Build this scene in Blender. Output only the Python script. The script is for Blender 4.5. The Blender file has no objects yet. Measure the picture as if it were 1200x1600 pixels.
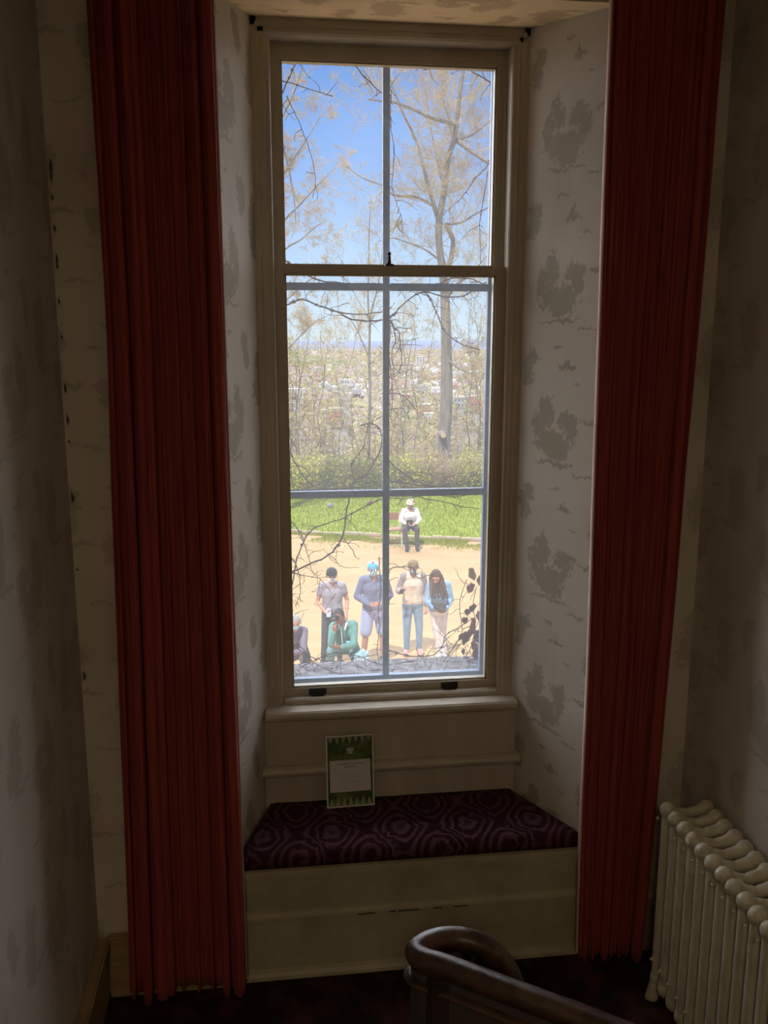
import bpy, bmesh, math, random
from mathutils import Vector, Matrix, noise
sc = bpy.context.scene
COL = sc.collection
random.seed(7)
PI = math.pi
# ------------------------------------------------------------------ camera
CF, CYAW, CPIT, CROLL = 1401.5, .1275, .1926, .0006
CP = Vector((-.4149, -3.1, 2.115))
_F = Vector((math.sin(CYAW)*math.cos(CPIT), math.cos(CYAW)*math.cos(CPIT), -math.sin(CPIT)))
_R = Vector((math.cos(CYAW), -math.sin(CYAW), 0)); _U = _R.cross(_F)
_R, _U = math.cos(CROLL)*_R+math.sin(CROLL)*_U, -math.sin(CROLL)*_R+math.cos(CROLL)*_U
cam = bpy.data.cameras.new('camera'); camo = bpy.data.objects.new('camera', cam); COL.objects.link(camo)
cam.sensor_fit = 'VERTICAL'; cam.sensor_height = 32.0; cam.lens = 32.0*CF/1600
cam.clip_start = .05; cam.clip_end = 20000
camo.matrix_world = Matrix(((_R.x, _U.x, -_F.x, CP.x), (_R.y, _U.y, -_F.y, CP.y), (_R.z, _U.z, -_F.z, CP.z), (0, 0, 0, 1)))
sc.camera = camo
def at(u, v, Y):
    d = _F+_R*((u-600)/CF)-_U*((v-800)/CF)
    return CP+d*((Y-CP.y)/d.y)
# ------------------------------------------------------------------ world, sun, lamps, exposure
w = bpy.data.worlds.new('sky'); sc.world = w; w.use_nodes = True
wn = w.node_tree.nodes; wl = w.node_tree.links; wn.clear()
wo = wn.new('ShaderNodeOutputWorld'); wb = wn.new('ShaderNodeBackground'); wr = wn.new('ShaderNodeValToRGB')
wt = wn.new('ShaderNodeTexCoord'); ws = wn.new('ShaderNodeSeparateXYZ')
wl.new(wt.outputs['Generated'], ws.inputs[0]); wl.new(ws.outputs['Z'], wr.inputs[0]); wl.new(wr.outputs[0], wb.inputs[0]); wl.new(wb.outputs[0], wo.inputs[0])
wb.inputs[1].default_value = 1.2
cr = wr.color_ramp
cr.elements[0].position = 0.0; cr.elements[0].color = (.62, .78, .90, 1)
cr.elements[1].position = 1.0; cr.elements[1].color = (.05, .15, .48, 1)
for p, c in ((.06, (.46, .66, .90)), (.16, (.23, .44, .84)), (.28, (.12, .31, .74)), (.5, (.08, .22, .60))):
    e = cr.elements.new(p); e.color = c+(1,)
sun = bpy.data.lights.new('sun', 'SUN'); sun.energy = 5.2; sun.angle = .0095; sun.color = (1, .95, .86)
so = bpy.data.objects.new('sun', sun); COL.objects.link(so)
so.rotation_euler = Vector((.38, .80, -1.62)).to_track_quat('-Z', 'Y').to_euler()
# added wide second sun, shining in through the window to brighten the dim room
sk = bpy.data.lights.new('added_window_sun', 'SUN'); sk.energy = 10.8; sk.angle = 1.9; sk.color = (1, .975, .95)
sko = bpy.data.objects.new('added_window_sun', sk); COL.objects.link(sko)
sko.rotation_euler = Vector((.05, -1, -.24)).to_track_quat('-Z', 'Y').to_euler()
# added unseen warm fill behind the camera, lifts surfaces facing away from the window
hl = bpy.data.lights.new('added_warm_fill', 'AREA'); hl.shape = 'DISK'; hl.size = .6; hl.energy = 21; hl.color = (1, .80, .55)
ho = bpy.data.objects.new('added_warm_fill', hl); COL.objects.link(ho); ho.location = (-.72, -4.6, 3.2)
sc.view_settings.view_transform = 'Standard'; sc.view_settings.look = 'None'
sc.view_settings.exposure = 0.0; sc.view_settings.gamma = 1.0; sc.view_settings.use_curve_mapping = False
sc.cycles.max_bounces = 8; sc.cycles.diffuse_bounces = 4; sc.cycles.transparent_max_bounces = 16
sc.cycles.sample_clamp_indirect = 4.0
sc.cycles.use_denoising = True
# ------------------------------------------------------------------ materials
def nt(name):
    m = bpy.data.materials.new(name); m.use_nodes = True
    n = m.node_tree.nodes; l = m.node_tree.links
    return m, n, l, n['Principled BSDF']
def mat(name, col, rough=.7, col2=None, scale=8., amt=1., bump=0., bscale=40., metal=0., detail=4., stretch=(1, 1, 1), spec=.4, ramp=(.35, .65)):
    m, n, l, b = nt(name)
    b.inputs['Roughness'].default_value = rough; b.inputs['Metallic'].default_value = metal
    b.inputs['Specular IOR Level'].default_value = spec
    b.inputs['Base Color'].default_value = (*col, 1)
    g = n.new('ShaderNodeNewGeometry'); mp = n.new('ShaderNodeMapping'); mp.inputs['Scale'].default_value = stretch
    l.new(g.outputs['Position'], mp.inputs[0])
    if col2:
        t = n.new('ShaderNodeTexNoise'); t.inputs['Scale'].default_value = scale; t.inputs['Detail'].default_value = detail
        r = n.new('ShaderNodeValToRGB'); r.color_ramp.elements[0].position = ramp[0]; r.color_ramp.elements[1].position = ramp[1]
        r.color_ramp.elements[0].color = (*col, 1); r.color_ramp.elements[1].color = (*col2, 1)
        l.new(mp.outputs[0], t.inputs[0]); l.new(t.outputs[0], r.inputs[0]); l.new(r.outputs[0], b.inputs['Base Color'])
    if bump:
        t2 = n.new('ShaderNodeTexNoise'); t2.inputs['Scale'].default_value = bscale; t2.inputs['Detail'].default_value = 4
        bp = n.new('ShaderNodeBump'); bp.inputs['Strength'].default_value = bump; bp.inputs['Distance'].default_value = .01
        l.new(mp.outputs[0], t2.inputs[0]); l.new(t2.outputs[0], bp.inputs['Height']); l.new(bp.outputs[0], b.inputs['Normal'])
    return m
def attr_mat(name, rough=.85):
    m, n, l, b = nt(name); b.inputs['Roughness'].default_value = rough; b.inputs['Specular IOR Level'].default_value = .2
    a = n.new('ShaderNodeAttribute'); a.attribute_name = 'tint'; l.new(a.outputs['Color'], b.inputs['Base Color'])
    return m
def M(n, op, *ins):
    x = n[0].new('ShaderNodeMath'); x.operation = op
    for i, v in enumerate(ins):
        if isinstance(v, (int, float)): x.inputs[i].default_value = v
        else: n[1].link(v, x.inputs[i])
    return x.outputs[0]
class NL:
    def __init__(s, n, l): s.n, s.l = n, l
    def __getitem__(s, i): return (s.n, s)[i]
    def link(s, a, b): s.l.new(a, b)
def wallpaper(name, axis, base=(.56, .51, .43), ink=(.35, .31, .235), off=(0, 0), dirt=(.30, .24, .15)):
    m, n, l, b = nt(name); N = NL(n, l)
    g = n.new('ShaderNodeNewGeometry'); dn = n.new('ShaderNodeTexNoise'); dn.inputs['Scale'].default_value = 17; dn.inputs['Detail'].default_value = 8; dn.inputs['Roughness'].default_value = .72
    l.new(g.outputs['Position'], dn.inputs['Vector'])
    vs = n.new('ShaderNodeSeparateXYZ'); l.new(g.outputs['Position'], vs.inputs[0])
    ns = n.new('ShaderNodeSeparateXYZ'); l.new(dn.outputs['Color'], ns.inputs[0])
    X, Y, Z = vs.outputs
    u0 = {'x': X, 'y': Y, 'xy': Y, 'soffit': X}[axis]; v0 = Y if axis == 'soffit' else Z
    if axis == 'xy': u0 = M(N, 'MULTIPLY', Y, 1.08)
    u = M(N, 'ADD', M(N, 'ADD', u0, off[0]), M(N, 'MULTIPLY', M(N, 'SUBTRACT', ns.outputs[0], .5), .115))
    v = M(N, 'ADD', M(N, 'ADD', v0, off[1]), M(N, 'MULTIPLY', M(N, 'SUBTRACT', ns.outputs[1], .5), .085))
    PU, PV = .50, .47
    cu = M(N, 'MULTIPLY', M(N, 'FRACT', M(N, 'DIVIDE', u, PU)), PU)
    cv = M(N, 'MULTIPLY', M(N, 'FRACT', M(N, 'DIVIDE', v, PV)), PV)
    best = None
    for (x, y, rx, ry) in ((.075, .33, .050, .060), (.06, .26, .055, .065), (.10, .20, .075, .010), (.24, .195, .050, .034), (.225, .16, .03, .03),
                           (.345, .215, .036, .062), (.385, .17, .028, .055), (.31, .12, .095, .045), (.29, .085, .06, .03), (.30, .047, .10, .007),
                           (.25, .365, .038, .010), (.255, .378, .014, .016), (.30, .43, .028, .006), (.43, .40, .035, .035), (.445, .355, .03, .05), (.20, .31, .02, .005), (.17, .02, .05, .005)):
        a = M(N, 'DIVIDE', M(N, 'SUBTRACT', cu, x), rx); c = M(N, 'DIVIDE', M(N, 'SUBTRACT', cv, y), ry)
        d = M(N, 'ADD', M(N, 'MULTIPLY', a, a), M(N, 'MULTIPLY', c, c))
        best = d if best is None else M(N, 'MINIMUM', best, d)
    fn = n.new('ShaderNodeTexNoise'); fn.inputs['Scale'].default_value = 60; fn.inputs['Detail'].default_value = 6
    l.new(g.outputs['Position'], fn.inputs['Vector'])
    best = M(N, 'ADD', best, M(N, 'MULTIPLY', M(N, 'SUBTRACT', fn.outputs[0], .5), 2.6))
    mask = n.new('ShaderNodeMapRange'); mask.interpolation_type = 'SMOOTHSTEP'
    mask.inputs[1].default_value = .5; mask.inputs[2].default_value = 1.25; mask.inputs[3].default_value = 1; mask.inputs[4].default_value = 0
    l.new(best, mask.inputs[0])
    mx = n.new('ShaderNodeMix'); mx.data_type = 'RGBA'; mx.inputs[6].default_value = (*base, 1); mx.inputs[7].default_value = (*ink, 1)
    l.new(M(N, 'MULTIPLY', mask.outputs[0], .85), mx.inputs[0])
    st = n.new('ShaderNodeTexNoise'); st.inputs['Scale'].default_value = 2.2; st.inputs['Detail'].default_value = 5
    l.new(g.outputs['Position'], st.inputs['Vector'])
    sr = n.new('ShaderNodeMapRange'); sr.inputs[1].default_value = .5; sr.inputs[2].default_value = .8; sr.inputs[4].default_value = .55
    l.new(st.outputs[0], sr.inputs[0])
    m2 = n.new('ShaderNodeMix'); m2.data_type = 'RGBA'; m2.inputs[7].default_value = (*dirt, 1)
    l.new(sr.outputs[0], m2.inputs[0]); l.new(mx.outputs[2], m2.inputs[6]); l.new(m2.outputs[2], b.inputs['Base Color'])
    b.inputs['Roughness'].default_value = .75; b.inputs['Specular IOR Level'].default_value = .25
    bp = n.new('ShaderNodeBump'); bp.inputs['Strength'].default_value = .25; bp.inputs['Distance'].default_value = .012
    sn = n.new('ShaderNodeTexNoise'); sn.inputs['Scale'].default_value = 7; l.new(g.outputs['Position'], sn.inputs['Vector'])
    l.new(sn.outputs[0], bp.inputs['Height']); l.new(bp.outputs[0], b.inputs['Normal'])
    return m
def glass(name, veil, tint):
    m = bpy.data.materials.new(name); m.use_nodes = True; n = m.node_tree.nodes; l = m.node_tree.links; n.clear()
    o = n.new('ShaderNodeOutputMaterial'); t = n.new('ShaderNodeBsdfTransparent'); t.inputs[0].default_value = (*tint, 1)
    tr = n.new('ShaderNodeBsdfTranslucent'); tr.inputs[0].default_value = (.95, .95, .97, 1)
    gl = n.new('ShaderNodeBsdfGlossy'); gl.inputs['Roughness'].default_value = .02
    g = n.new('ShaderNodeNewGeometry'); ns = n.new('ShaderNodeTexNoise'); ns.inputs['Scale'].default_value = 3; ns.inputs['Detail'].default_value = 6
    mr = n.new('ShaderNodeMapRange'); mr.inputs[1].default_value = .3; mr.inputs[2].default_value = .7; mr.inputs[3].default_value = veil*.75; mr.inputs[4].default_value = veil*1.25
    l.new(g.outputs['Position'], ns.inputs['Vector']); l.new(ns.outputs[0], mr.inputs[0])
    a = n.new('ShaderNodeMixShader'); c = n.new('ShaderNodeMixShader'); c.inputs[0].default_value = .012
    l.new(mr.outputs[0], a.inputs[0]); l.new(t.outputs[0], a.inputs[1]); l.new(tr.outputs[0], a.inputs[2])
    l.new(a.outputs[0], c.inputs[1]); l.new(gl.outputs[0], c.inputs[2]); l.new(c.outputs[0], o.inputs[0])
    return m
PAINT = mat('old_cream_paint', (.46, .41, .32), .38, (.38, .33, .25), 6, bump=.12, bscale=60, stretch=(1, 1, .3))
PAINT2 = mat('cream_bench_paint', (.44, .39, .27), .45, (.34, .30, .20), 5, bump=.15, bscale=50)
RADP = mat('radiator_cream_paint', (.52, .47, .34), .35, (.44, .39, .27), 20, bump=.2, bscale=90)
STORMP = mat('blue_grey_paint', (.25, .35, .55), .5, (.20, .29, .46), 30)
IRON = mat('dark_iron', (.02, .018, .016), .45)
WOOD = mat('dark_worn_wood', (.030, .013, .008), .34, (.075, .042, .024), 30, bump=.12, bscale=60, stretch=(1, 1, 1), spec=.5)
PANELW = mat('black_brown_wood', (.02, .012, .009), .5, (.03, .018, .012), 20)
CARPET = mat('dark_carpet', (.022, .013, .010), .95, (.065, .026, .018), 9, bump=.5, bscale=300, ramp=(.48, .62), spec=.1)
WPX = wallpaper('wallpaper_front', 'x', ink=(.40, .36, .28), off=(.1, .1)); WPY = wallpaper('wallpaper_side', 'y', ink=(.43, .385, .31), off=(.2, .05)); WPR = wallpaper('wallpaper_recess', 'xy', off=(.53, .23))
WPL = wallpaper('wallpaper_recess_left', 'xy', off=(.62, .18))
WPS = wallpaper('wallpaper_soffit_bounce', 'soffit', base=(.90, .74, .48), ink=(.60, .46, .28), off=(.1, .5))  # paler, yellower than the other wallpaper: sand bounce light put into the colour
CEIL = mat('plaster', (.55, .5, .42), .9)
TAN = mat('tan_wood_trim', (.34, .24, .12), .5, (.26, .18, .09), 12, stretch=(1, 1, 6))
BRICKX = mat('house_brick', (.30, .14, .09), .9, (.22, .11, .08), 5)
GLASS_IN = glass('sash_glass', .036, (.97, .98, .99)); GLASS_UP = glass('upper_sash_glass', .024, (.98, .985, .995)); GLASS_ST = glass('storm_glass', .018, (.98, .98, .98))
# ------------------------------------------------------------------ helpers
def link(o, parent=None):
    COL.objects.link(o)
    if parent is not None: o.parent = parent
    return o
def tag(o, label=None, cat=None, group=None, kind=None):
    if label: o['label'] = label
    if cat: o['category'] = cat
    if group: o['group'] = group
    if kind: o['kind'] = kind
    return o
def empty(name, loc=(0, 0, 0), rz=0, label=None, cat=None, group=None, kind=None):
    o = bpy.data.objects.new(name, None); COL.objects.link(o); o.location = loc; o.rotation_euler = (0, 0, rz); o.empty_display_size = .1
    return tag(o, label, cat, group, kind)
def obj(name, me, m, parent=None, smooth=False):
    if isinstance(me, bmesh.types.BMesh):
        bm = me; me = bpy.data.meshes.new(name); bm.to_mesh(me); bm.free()
    if m is not None:
        me.materials.clear(); me.materials.append(m)
    if smooth: me.polygons.foreach_set('use_smooth', [True]*len(me.polygons))
    o = bpy.data.objects.new(name, me); return link(o, parent)
def bx(bm, x0, x1, y0, y1, z0, z1, bev=0.):
    vs = [bm.verts.new(p) for p in ((x0, y0, z0), (x1, y0, z0), (x1, y1, z0), (x0, y1, z0), (x0, y0, z1), (x1, y0, z1), (x1, y1, z1), (x0, y1, z1))]
    fs = [bm.faces.new([vs[i] for i in f]) for f in ((0, 3, 2, 1), (4, 5, 6, 7), (0, 1, 5, 4), (1, 2, 6, 5), (2, 3, 7, 6), (3, 0, 4, 7))]
    if bev:
        es = {e for f in fs for e in f.edges}
        bmesh.ops.bevel(bm, geom=list(es), offset=bev, segments=2, affect='EDGES')
    return bm
def box(name, d, m, parent=None, bev=.003):
    return obj(name, bx(bmesh.new(), *d, bev), m, parent)
def prism(bm, pts, a, b, axis='z', bev=0):
    """closed polygon pts extruded from a to b along axis; pts are (x,y) for z, (y,z) for x"""
    mk = (lambda p, t: (p[0], p[1], t)) if axis == 'z' else (lambda p, t: (t, p[0], p[1]))
    A = [bm.verts.new(mk(p, a)) for p in pts]; B = [bm.verts.new(mk(p, b)) for p in pts]
    n = len(pts)
    for i in range(n): bm.faces.new((A[i], A[(i+1) % n], B[(i+1) % n], B[i]))
    bm.faces.new(A[::-1]); bm.faces.new(B)
    bmesh.ops.recalc_face_normals(bm, faces=bm.faces)
    return bm
def sphere(bm, c, r, seg=10, sc_=(1, 1, 1)):
    g = bmesh.ops.create_uvsphere(bm, u_segments=seg, v_segments=max(4, seg*2//3), radius=r)
    for v in g['verts']: v.co = Vector((v.co.x*sc_[0], v.co.y*sc_[1], v.co.z*sc_[2]))+Vector(c)
def tubes(polys, sides=4, cap=True):
    """polys: list of (points, radii) -> mesh data"""
    V, Fc = [], []
    cs = [(math.cos(2*PI*k/sides), math.sin(2*PI*k/sides)) for k in range(sides)]
    for pts, rad in polys:
        n = len(pts)
        if n < 2: continue
        base = len(V)
        for i in range(n):
            d = (pts[min(i+1, n-1)]-pts[max(i-1, 0)])
            if d.length < 1e-9: d = Vector((0, 0, 1))
            d.normalize()
            ref = Vector((0, 1, 0)) if abs(d.y) < .9 else Vector((1, 0, 0))
            a = d.cross(ref).normalized(); b = d.cross(a)
            for c, s in cs: V.append(pts[i]+(a*c+b*s)*rad[i])
        for i in range(n-1):
            for k in range(sides):
                k2 = (k+1) % sides; o = base+i*sides
                Fc.append((o+k, o+k2, o+sides+k2, o+sides+k))
        if cap:
            Fc.append(tuple(base+k for k in range(sides))[::-1]); Fc.append(tuple(base+(n-1)*sides+k for k in range(sides)))
    return V, Fc
def mesh_from(name, V, F, m, parent=None, smooth=False, tint=None):
    me = bpy.data.meshes.new(name); me.from_pydata([tuple(v) for v in V], [], F); me.update()
    if tint:
        a = me.attributes.new('tint', 'FLOAT_COLOR', 'FACE')
        flat = []
        for c in tint: flat.extend((c[0], c[1], c[2], 1))
        a.data.foreach_set('color', flat)
    return obj(name, me, m, parent, smooth)
def smoothline(pts, rad, sub=3):
    """Catmull-Rom through pts"""
    P, Rr = [], []
    n = len(pts)
    for i in range(n-1):
        p0, p1, p2, p3 = pts[max(i-1, 0)], pts[i], pts[i+1], pts[min(i+2, n-1)]
        for k in range(sub):
            t = k/sub
            P.append(.5*((2*p1)+(p2-p0)*t+(2*p0-5*p1+4*p2-p3)*t*t+(3*p1-p0-3*p2+p3)*t**3)); Rr.append(rad[i]*(1-t)+rad[i+1]*t)
    P.append(pts[-1]); Rr.append(rad[-1]); return P, Rr
def capsule(bm, a, b, ra, rb, seg=10):
    a, b = Vector(a), Vector(b); d = b-a; L = d.length
    if L < 1e-6: sphere(bm, a, ra, seg); return
    q = d.to_track_quat('Z', 'Y').to_matrix()
    rings = []
    for t in (-PI/2, -PI/3, -PI/6, 0): rings.append((ra*math.sin(t), ra*math.cos(t)))
    for t in (0, PI/6, PI/3, PI/2): rings.append((L+rb*math.sin(t), rb*math.cos(t)))
    prev = None
    for z, r in rings:
        if r < 1e-5: ring = [bm.verts.new(a+q@Vector((0, 0, z)))]
        else: ring = [bm.verts.new(a+q@Vector((r*math.cos(2*PI*k/seg), r*math.sin(2*PI*k/seg), z))) for k in range(seg)]
        if prev:
            for k in range(seg):
                k2 = (k+1) % seg
                if len(prev) == 1: bm.faces.new((prev[0], ring[k2], ring[k]))
                elif len(ring) == 1: bm.faces.new((prev[k], prev[k2], ring[0]))
                else: bm.faces.new((prev[k], prev[k2], ring[k2], ring[k]))
        prev = ring
def remesh(name, bm, voxel, m, parent=None, smooth_it=3):
    me = bpy.data.meshes.new(name); bm.to_mesh(me); bm.free()
    t = bpy.data.objects.new('tmp', me); COL.objects.link(t)
    md = t.modifiers.new('r', 'REMESH'); md.mode = 'VOXEL'; md.voxel_size = voxel
    if smooth_it:
        s = t.modifiers.new('s', 'SMOOTH'); s.factor = .5; s.iterations = smooth_it
    dg = bpy.context.evaluated_depsgraph_get()
    out = bpy.data.meshes.new_from_object(t.evaluated_get(dg)); out.name = name
    bpy.data.objects.remove(t)
    return obj(name, out, m, parent, True)
# ------------------------------------------------------------------ the room
XL, XR, YF, YB, ZC = -1.0, .955, -.42, -5.2, 3.7
box('floor', (XL-.2, XR+.2, YB-.2, YF+.3, -.12, 0), CARPET, bev=0)['kind'] = 'structure'
box('ceiling', (XL-.2, XR+.2, YB-.2, .4, ZC, ZC+.15), CEIL, bev=0)['kind'] = 'structure'
def wavy_wall(name, x, m, sgn):
    bm = bmesh.new(); nx, nz = 60, 40; g = []
    for i in range(nx+1):
        y = YB+(YF-YB)*i/nx; col = []
        for j in range(nz+1):
            z = ZC*j/nz
            d = .006*noise.noise(Vector((y*2.1, z*1.1, x)))+.003*noise.noise(Vector((y*7, z*3, x)))
            col.append(bm.verts.new((x+d*(0 if i in (0, nx) else 1), y, z)))
        g.append(col)
    for i in range(nx):
        for j in range(nz): bm.faces.new((g[i][j], g[i+1][j], g[i+1][j+1], g[i][j+1]) if sgn > 0 else (g[i][j+1], g[i+1][j+1], g[i+1][j], g[i][j]))
    bx(bm, x-sgn*.20, x-sgn*.012, YB, YF, -.1, ZC) if sgn > 0 else bx(bm, x+.012, x+.20, YB, YF, -.1, ZC)
    o = obj(name, bm, m, smooth=False); o['kind'] = 'structure'; return o
wavy_wall('wall_left', XL, WPY, 1); wavy_wall('wall_right', XR, WPY, -1)
box('wall_back', (XL-.2, XR+.2, YB-.2, YB, -.1, ZC), WPX, bev=0)['kind'] = 'structure'
# front wall with the splayed recess
RL0, RL1, RR0, RR1 = -.445, -.565, .455, .62     # recess side x at the window and at the room
bm = bmesh.new()
prism(bm, [(XL-.2, YF), (RL1, YF), (RL0, -.04), (RL0, .40), (XL-.2, .40)], -.1, ZC)
wfl = obj('wall_front_left', bm, WPX); wfl['kind'] = 'structure'
wfl.data.materials.append(WPL)
bm = bmesh.new()
prism(bm, [(RR1, YF), (XR+.2, YF), (XR+.2, .40), (RR0, .40), (RR0, -.04)], -.1, ZC)
wfr = obj('wall_front_right', bm, WPX); wfr['kind'] = 'structure'
wfr.data.materials.append(WPR)
for o in (wfl, wfr):
    for p in o.data.polygons:
        if abs(p.normal.x) > .5 and abs(p.normal.y) > .05: p.material_index = 1
bm = bmesh.new()
prism(bm, [(YF, 3.05), (-.03, 3.097), (.40, 3.097), (.40, ZC), (YF, ZC)], RL1-.02, RR1+.02, 'x')
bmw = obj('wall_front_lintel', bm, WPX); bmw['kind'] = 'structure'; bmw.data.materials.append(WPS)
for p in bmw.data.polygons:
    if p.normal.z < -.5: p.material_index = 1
bm = bmesh.new(); bx(bm, RL0-.01, RR0+.01, -.072, .36, -.1, .775)
obj('wall_front_under_window', bm, PAINT)['kind'] = 'structure'
# house shell outside
bm = bmesh.new()
bx(bm, -7, RL0-.02, .30, .42, -3.4, 4.1); bx(bm, RR0+.02, 7, .30, .42, -3.4, 4.1)
bx(bm, RL0-.02, RR0+.02, .30, .42, 3.2, 4.1); bx(bm, RL0-.02, RR0+.02, .30, .42, -3.4, .66)
bx(bm, -7, 7, -5.6, .45, 4.1, 4.3); bx(bm, -7, -6.8, -5.6, .3, -3.4, 4.1); bx(bm, 6.8, 7, -5.6, .3, -3.4, 4.1)
obj('wall_outside', bm, BRICKX)['kind'] = 'structure'
# small tears in the paper along the two room corners
TEAR = mat('paper_tear', (.13, .10, .07), .9); rt = random.Random(6)
WL, WR = bpy.data.objects['wall_left'], bpy.data.objects['wall_right']
for k in range(16):
    z = rt.uniform(.9, 2.95); h = rt.uniform(.010, .045); y = YF-.006-rt.uniform(0, .015)
    bm = bmesh.new(); vs = [bm.verts.new(p) for p in ((XL+.012, y, z), (XL+.016, y-.005, z+h*.4), (XL+.012, y-.004, z+h), (XL+.012, y-.012, z+h*.5), (XL+.017, y-.003, z+h*.5))]
    for f in ((0, 1, 2), (0, 2, 3), (0, 1, 4), (1, 2, 4)): bm.faces.new([vs[i] for i in f])
    obj('paper_tear', bm, TEAR, WL)
# baseboards
def baseboard(name, x0, x1, y0, y1):
    bm = bmesh.new(); bx(bm, x0, x1, y0, y1, 0, .19, .002); o = obj(name, bm, TAN); o['kind'] = 'structure'; return o
baseboard('baseboard_left', XL+.006, XL+.026, YB, YF-.02)
box('trim_1', (XL+.002, XL+.040, YB, YF-.02, .19, .225), TAN, bev=.006)['kind'] = 'structure'
baseboard('baseboard_right', XR-.026, XR-.006, YB, YF-.02)
box('baseboard_front_left', (XL+.03, RL1, YF-.022, YF, 0, .19), TAN)['kind'] = 'structure'
box('trim_2', (XL+.03, RL1, YF-.036, YF, .19, .225), TAN, bev=.006)['kind'] = 'structure'
box('baseboard_front_right', (RR1, XR-.03, YF-.022, YF, 0, .19), TAN)['kind'] = 'structure'
# ------------------------------------------------------------------ window
win = empty('window_1', (0, 0, .81), kind='structure')
win['label'] = 'tall double hung window with one pane per sash in a cream frame'
def wp(name, d, m=PAINT, par=win, bev=.0015):
    bm = bmesh.new(); bx(bm, *d, bev); o = obj(name, bm, m); o.parent = par
    o.matrix_parent_inverse = Matrix.Translation(-par.location) if par is win else Matrix.Identity(4)
    return o
def fixp(o, par):
    o.parent = par; o.matrix_parent_inverse = Matrix.Translation(-win.location) ; return o
for s, (xo, xi) in ((-1, (RL0, -.385)), (1, (RR0, .403))):
    a, b = sorted((xo, xi))
    # casing: three steps of moulding down to the jamb
    bm = bmesh.new()
    if s < 0: prof = [(a, -.040), (a+.018, -.040), (a+.022, -.034), (b-.020, -.034), (b-.016, -.028), (b-.004, -.026), (b, -.020), (b, .22), (a, .22)]
    else: prof = [(b, -.040), (b-.018, -.040), (b-.022, -.034), (a+.020, -.034), (a+.016, -.028), (a+.004, -.026), (a, -.020), (a, .22), (b, .22)]
    prism(bm, prof, .775, 3.10); o = obj('jamb', bm, PAINT); fixp(o, win)
    # parting bead between the sash channels
    pb = (xi-.002, xi+.012) if s < 0 else (xi-.012, xi+.002)
    o = obj('parting_bead', bx(bmesh.new(), pb[0], pb[1], .037, .045, .80, 3.06), PAINT); fixp(o, win)
bm = bmesh.new(); prism(bm, [(-.040, 3.12), (-.040, 3.072), (-.034, 3.068), (-.034, 3.055), (-.026, 3.049), (.22, 3.049), (.22, 3.12)], RL0, RR0, 'x')
fixp(obj('head', bm, PAINT), win)
def sash(name, x0, x1, z0, z1, y0, y1, st, top, bot, gm):
    bm = bmesh.new()
    bx(bm, x0, x0+st, y0, y1, z0, z1, .0012); bx(bm, x1-st, x1, y0, y1, z0, z1, .0012)
    bx(bm, x0+st, x1-st, y0, y1, z1-top, z1, .0012); bx(bm, x0+st, x1-st, y0, y1, z0, z0+bot, .0012)
    o = fixp(obj(name, bm, PAINT), win)
    # glazing rebate
    bm = bmesh.new(); e = .006; ym = (y0+y1)/2
    X0, X1, Z0, Z1 = x0+st, x1-st, z0+bot, z1-top
    bx(bm, X0, X0+e, ym-.008, y1, Z0, Z1); bx(bm, X1-e, X1, ym-.008, y1, Z0, Z1); bx(bm, X0, X1, ym-.008, y1, Z1-e, Z1); bx(bm, X0, X1, ym-.008, y1, Z0, Z0+e)
    g = obj('glazing_bead', bm, PAINT); g.parent = o
    g = obj('pane', bx(bmesh.new(), X0-.003, X1+.003, ym, ym+.003, Z0-.003, Z1+.003), gm); g.parent = o
    return o
lo = sash('lower_sash', -.386, .404, .806, 2.350, .0, .034, .034, .027, .052, GLASS_IN)
up = sash('upper_sash', -.386, .404, 2.325, 3.052, .046, .080, .034, .052, .028, GLASS_UP)
# sill, apron and ledge
bm = bmesh.new(); prism(bm, [(-.096, .775), (-.104, .781), (-.107, .792), (-.104, .803), (-.096, .809), (-.02, .811), (.0, .812), (.0, .775)], -.452, .462, 'x')
o = fixp(obj('stool', bm, PAINT), win)
bm = bmesh.new(); prism(bm, [(-.035, .811), (-.035, .824), (-.028, .83), (0, .832), (0, .811)], -.383, .402, 'x'); fixp(obj('stool_moulding', bm, PAINT), win)
bm = bmesh.new(); bx(bm, -.445, .450, -.078, -.070, .60, .776); fixp(obj('apron', bm, PAINT), win)
bm = bmesh.new(); prism(bm, [(-.078, .560), (-.098, .563), (-.108, .570), (-.112, .582), (-.108, .594), (-.098, .600), (-.070, .602), (-.070, .560)], -.470, .476, 'x'); fixp(obj('ledge', bm, PAINT), win)
bm = bmesh.new(); bx(bm, -.458, .464, -.080, -.070, .38, .562); fixp(obj('lower_apron', bm, PAINT), win)
# storm window
bm = bmesh.new(); ys0, ys1 = .15, .178
bx(bm, -.42, -.362, ys0, ys1, .79, 3.06, .002); bx(bm, .379, .425, ys0, ys1, .79, 3.06, .002)
bx(bm, -.362, .379, ys0, ys1, .79, .834, .002); bx(bm, -.362, .379, ys0, ys1, 3.02, 3.06, .002)
storm = fixp(obj('storm_frame', bm, STORMP), win)
g = obj('muntin', bx(bmesh.new(), -.002, .022, ys0+.002, ys1-.002, .834, 3.02, .003), STORMP); g.parent = storm
for z in (1.545, 2.290):
    for xa, xb in ((-.362, -.002), (.022, .379)):
        g = obj('muntin', bx(bmesh.new(), xa, xb, ys0+.002, ys1-.002, z-.013, z+.013, .003), STORMP); g.parent = storm
for xa, xb in ((-.362, -.002), (.022, .379)):
    for za, zb in ((.834, 1.532), (1.558, 2.277), (2.303, 3.02)):
        g = obj('pane', bx(bmesh.new(), xa-.002, xb+.002, ys0+.012, ys0+.015, za-.002, zb+.002), GLASS_ST); g.parent = storm
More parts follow.
